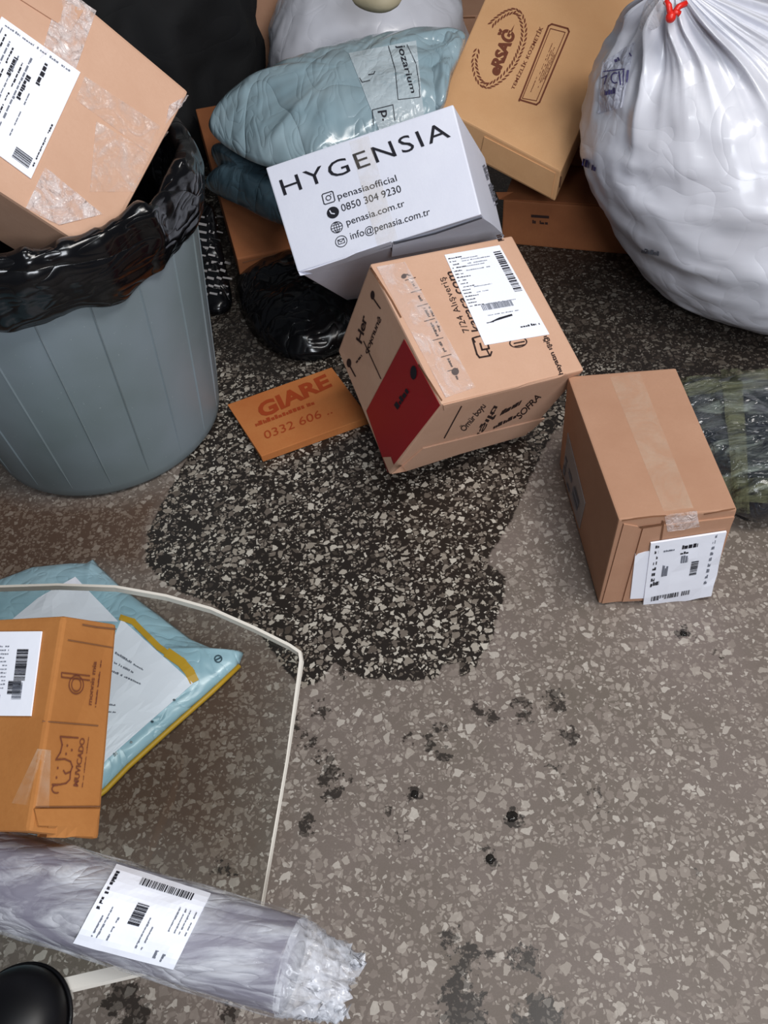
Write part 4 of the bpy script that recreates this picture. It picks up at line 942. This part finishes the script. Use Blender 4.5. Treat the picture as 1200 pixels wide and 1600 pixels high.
# ------------------------------------------------------------------ wrapped roll on the glass
tRo = thing('wrapped_roll', 'long roll wrapped in clear bubble film with white label, at bottom left', 'parcel', (-.3, .27, ZG))
A, B = Vector(at_z(-190, 1308, .40)), Vector(at_z(462, 1508, .395))
ax = (B - A).normalized(); sd = Vector((-ax.y, ax.x, 0)).normalized(); upv = ax.cross(sd) * -1
if upv.z < 0: upv = -upv
def roll(name, mat, r0, r1, amp, t0=0, t1=1, seed=0, n=96, m=90, cap=True, ridge=0):
    bm = bmesh.new(); rows = []
    for j in range(m + 1):
        t = t0 + (t1 - t0) * j / m; c = A.lerp(B, t); r = r0 + (r1 - r0) * t; c.z = ZG + .001 + r0 + (r1 - r0) * t
        row = []
        for i in range(n):
            th = 2 * math.pi * i / n; d = sd * math.cos(th) + upv * math.sin(th)
            q = Vector((t * 4, math.cos(th) * 1.6, math.sin(th) * 1.6 + seed)); w = amp * (ridged(q, 1.3, 4) - .5) * 2 + ridge * max(0, 1 - abs(((math.degrees(th) + 360) % 360) - 200) / 9)
            p = c + d * (r + w); p.z = max(ZG + .0006, p.z); row.append(bm.verts.new(p))
        rows.append(row)
    for a, b in zip(rows, rows[1:]):
        for i in range(n): bm.faces.new((a[i], a[(i + 1) % n], b[(i + 1) % n], b[i]))
    if cap: bm.faces.new(rows[0]); bm.faces.new(list(reversed(rows[-1])))
    return obj(name, bm, mat, tRo, smooth=True)
core = roll('core', 'roll_core', .0415, .0365, .0006, 0, .99)
flm = roll('bubble_wrap', 'bubble_film', .0435, .0385, .0012, 0, 1, 4, cap=False, ridge=.002)
SRo = Surf(flm)
print_label(SRo, (116, 1472), (272, 1513), (182, 1352), (329, 1398), tRo, 'shipping_label', 4, .0012, 16)
# crumpled tail of film
tl = []
def tail_fn(th, k, p, r, c): return p
bm = bmesh.new(); rows = []
for j in range(17):
    t = j / 16; c = B + ax * (t * .052 - .006); c.z = ZG + .038 - .012 * t; r = .038 * (1 - .42 * t)
    row = []
    for i in range(80):
        th = 2 * math.pi * i / 80; d = sd * math.cos(th) + upv * math.sin(th) * (1 - .45 * t)
        q = Vector((t * 3, math.cos(th) * 2.5, math.sin(th) * 2.5)); p = c + d * (r + .018 * (t + .12) * (ridged(q, 1.7, 4) - .5)) + ax * .012 * t * noise.noise(q * 2); p.z = max(ZG + .001, p.z); row.append(bm.verts.new(p))
    rows.append(row)
for a, b in zip(rows, rows[1:]):
    for i in range(80): bm.faces.new((a[i], a[(i + 1) % 80], b[(i + 1) % 80], b[i]))
obj('film_tail', bm, film('tail_film', .15, .7, (226, 228, 236), 30, (1, 1, 1), .12, .005, (.36, .66)), tRo, smooth=True)

# ------------------------------------------------------------------ black rounded object, bottom-left corner
tC = thing('rounded_black_object', 'rounded glossy black plastic object on the glass, cut by the bottom left corner', 'object', tuple(at_z(25, 1620, ZG)))
c = at_z(25, 1612, ZG)
bm = bmesh.new(); bmesh.ops.create_uvsphere(bm, u_segments=48, v_segments=24, radius=1)
for v in bm.verts:
    v.co = Vector((v.co.x * .046, v.co.y * .050, (v.co.z if v.co.z > 0 else v.co.z * .12) * .032)); v.co += c + Vector((0, 0, .0048))
obj('shell', bm, 'black_plastic', tC, smooth=True)
bm = bmesh.new(); tube(bm, [c + Vector((.0475 * math.cos(t), .0515 * math.sin(t), .0042)) for t in np.linspace(0, 2 * math.pi, 49)], .002, 6); obj('base_rim', bm, 'black_plastic', tC, smooth=True)

# ------------------------------------------------------------------ drops of water on the floor
for px, py, r, lb in ((648, 1241, .006, 'round drop of water on the grey floor right of the glass table edge'), (1068, 990, .0055, 'small dark water drop on the floor below the plain brown box'),
                  (800, 1276, .008, 'splashed glinting water drop in the middle of the lower floor'), (766, 1342, .0065, 'glinting water drop just below the splashed one')):
    c = at_z(px, py); bm = bmesh.new(); N = 28
    top = bm.verts.new(c + Vector((0, 0, .0022))); rows = []
    for j, (f, z) in enumerate(((.4, .002), (.75, .0012), (1, .0001))):
        rows.append([bm.verts.new(c + Vector((math.cos(2 * math.pi * i / N) * r * f * (1 + .3 * noise.noise(Vector((math.cos(6.283 * i / N) * 2, math.sin(6.283 * i / N) * 2, px)))), math.sin(2 * math.pi * i / N) * r * f * (1 + .3 * noise.noise(Vector((math.cos(6.283 * i / N) * 2, math.sin(6.283 * i / N) * 2, px)))), z))) for i in range(N)])
    for i in range(N): bm.faces.new((top, rows[0][i], rows[0][(i + 1) % N]))
    for a, b in zip(rows, rows[1:]):
        for i in range(N): bm.faces.new((a[i], b[i], b[(i + 1) % N], a[(i + 1) % N]))
    bm.faces.new(list(reversed(rows[-1])))
    tag(obj('water_drop', bm, 'water', None, smooth=True), lb, 'water drop')
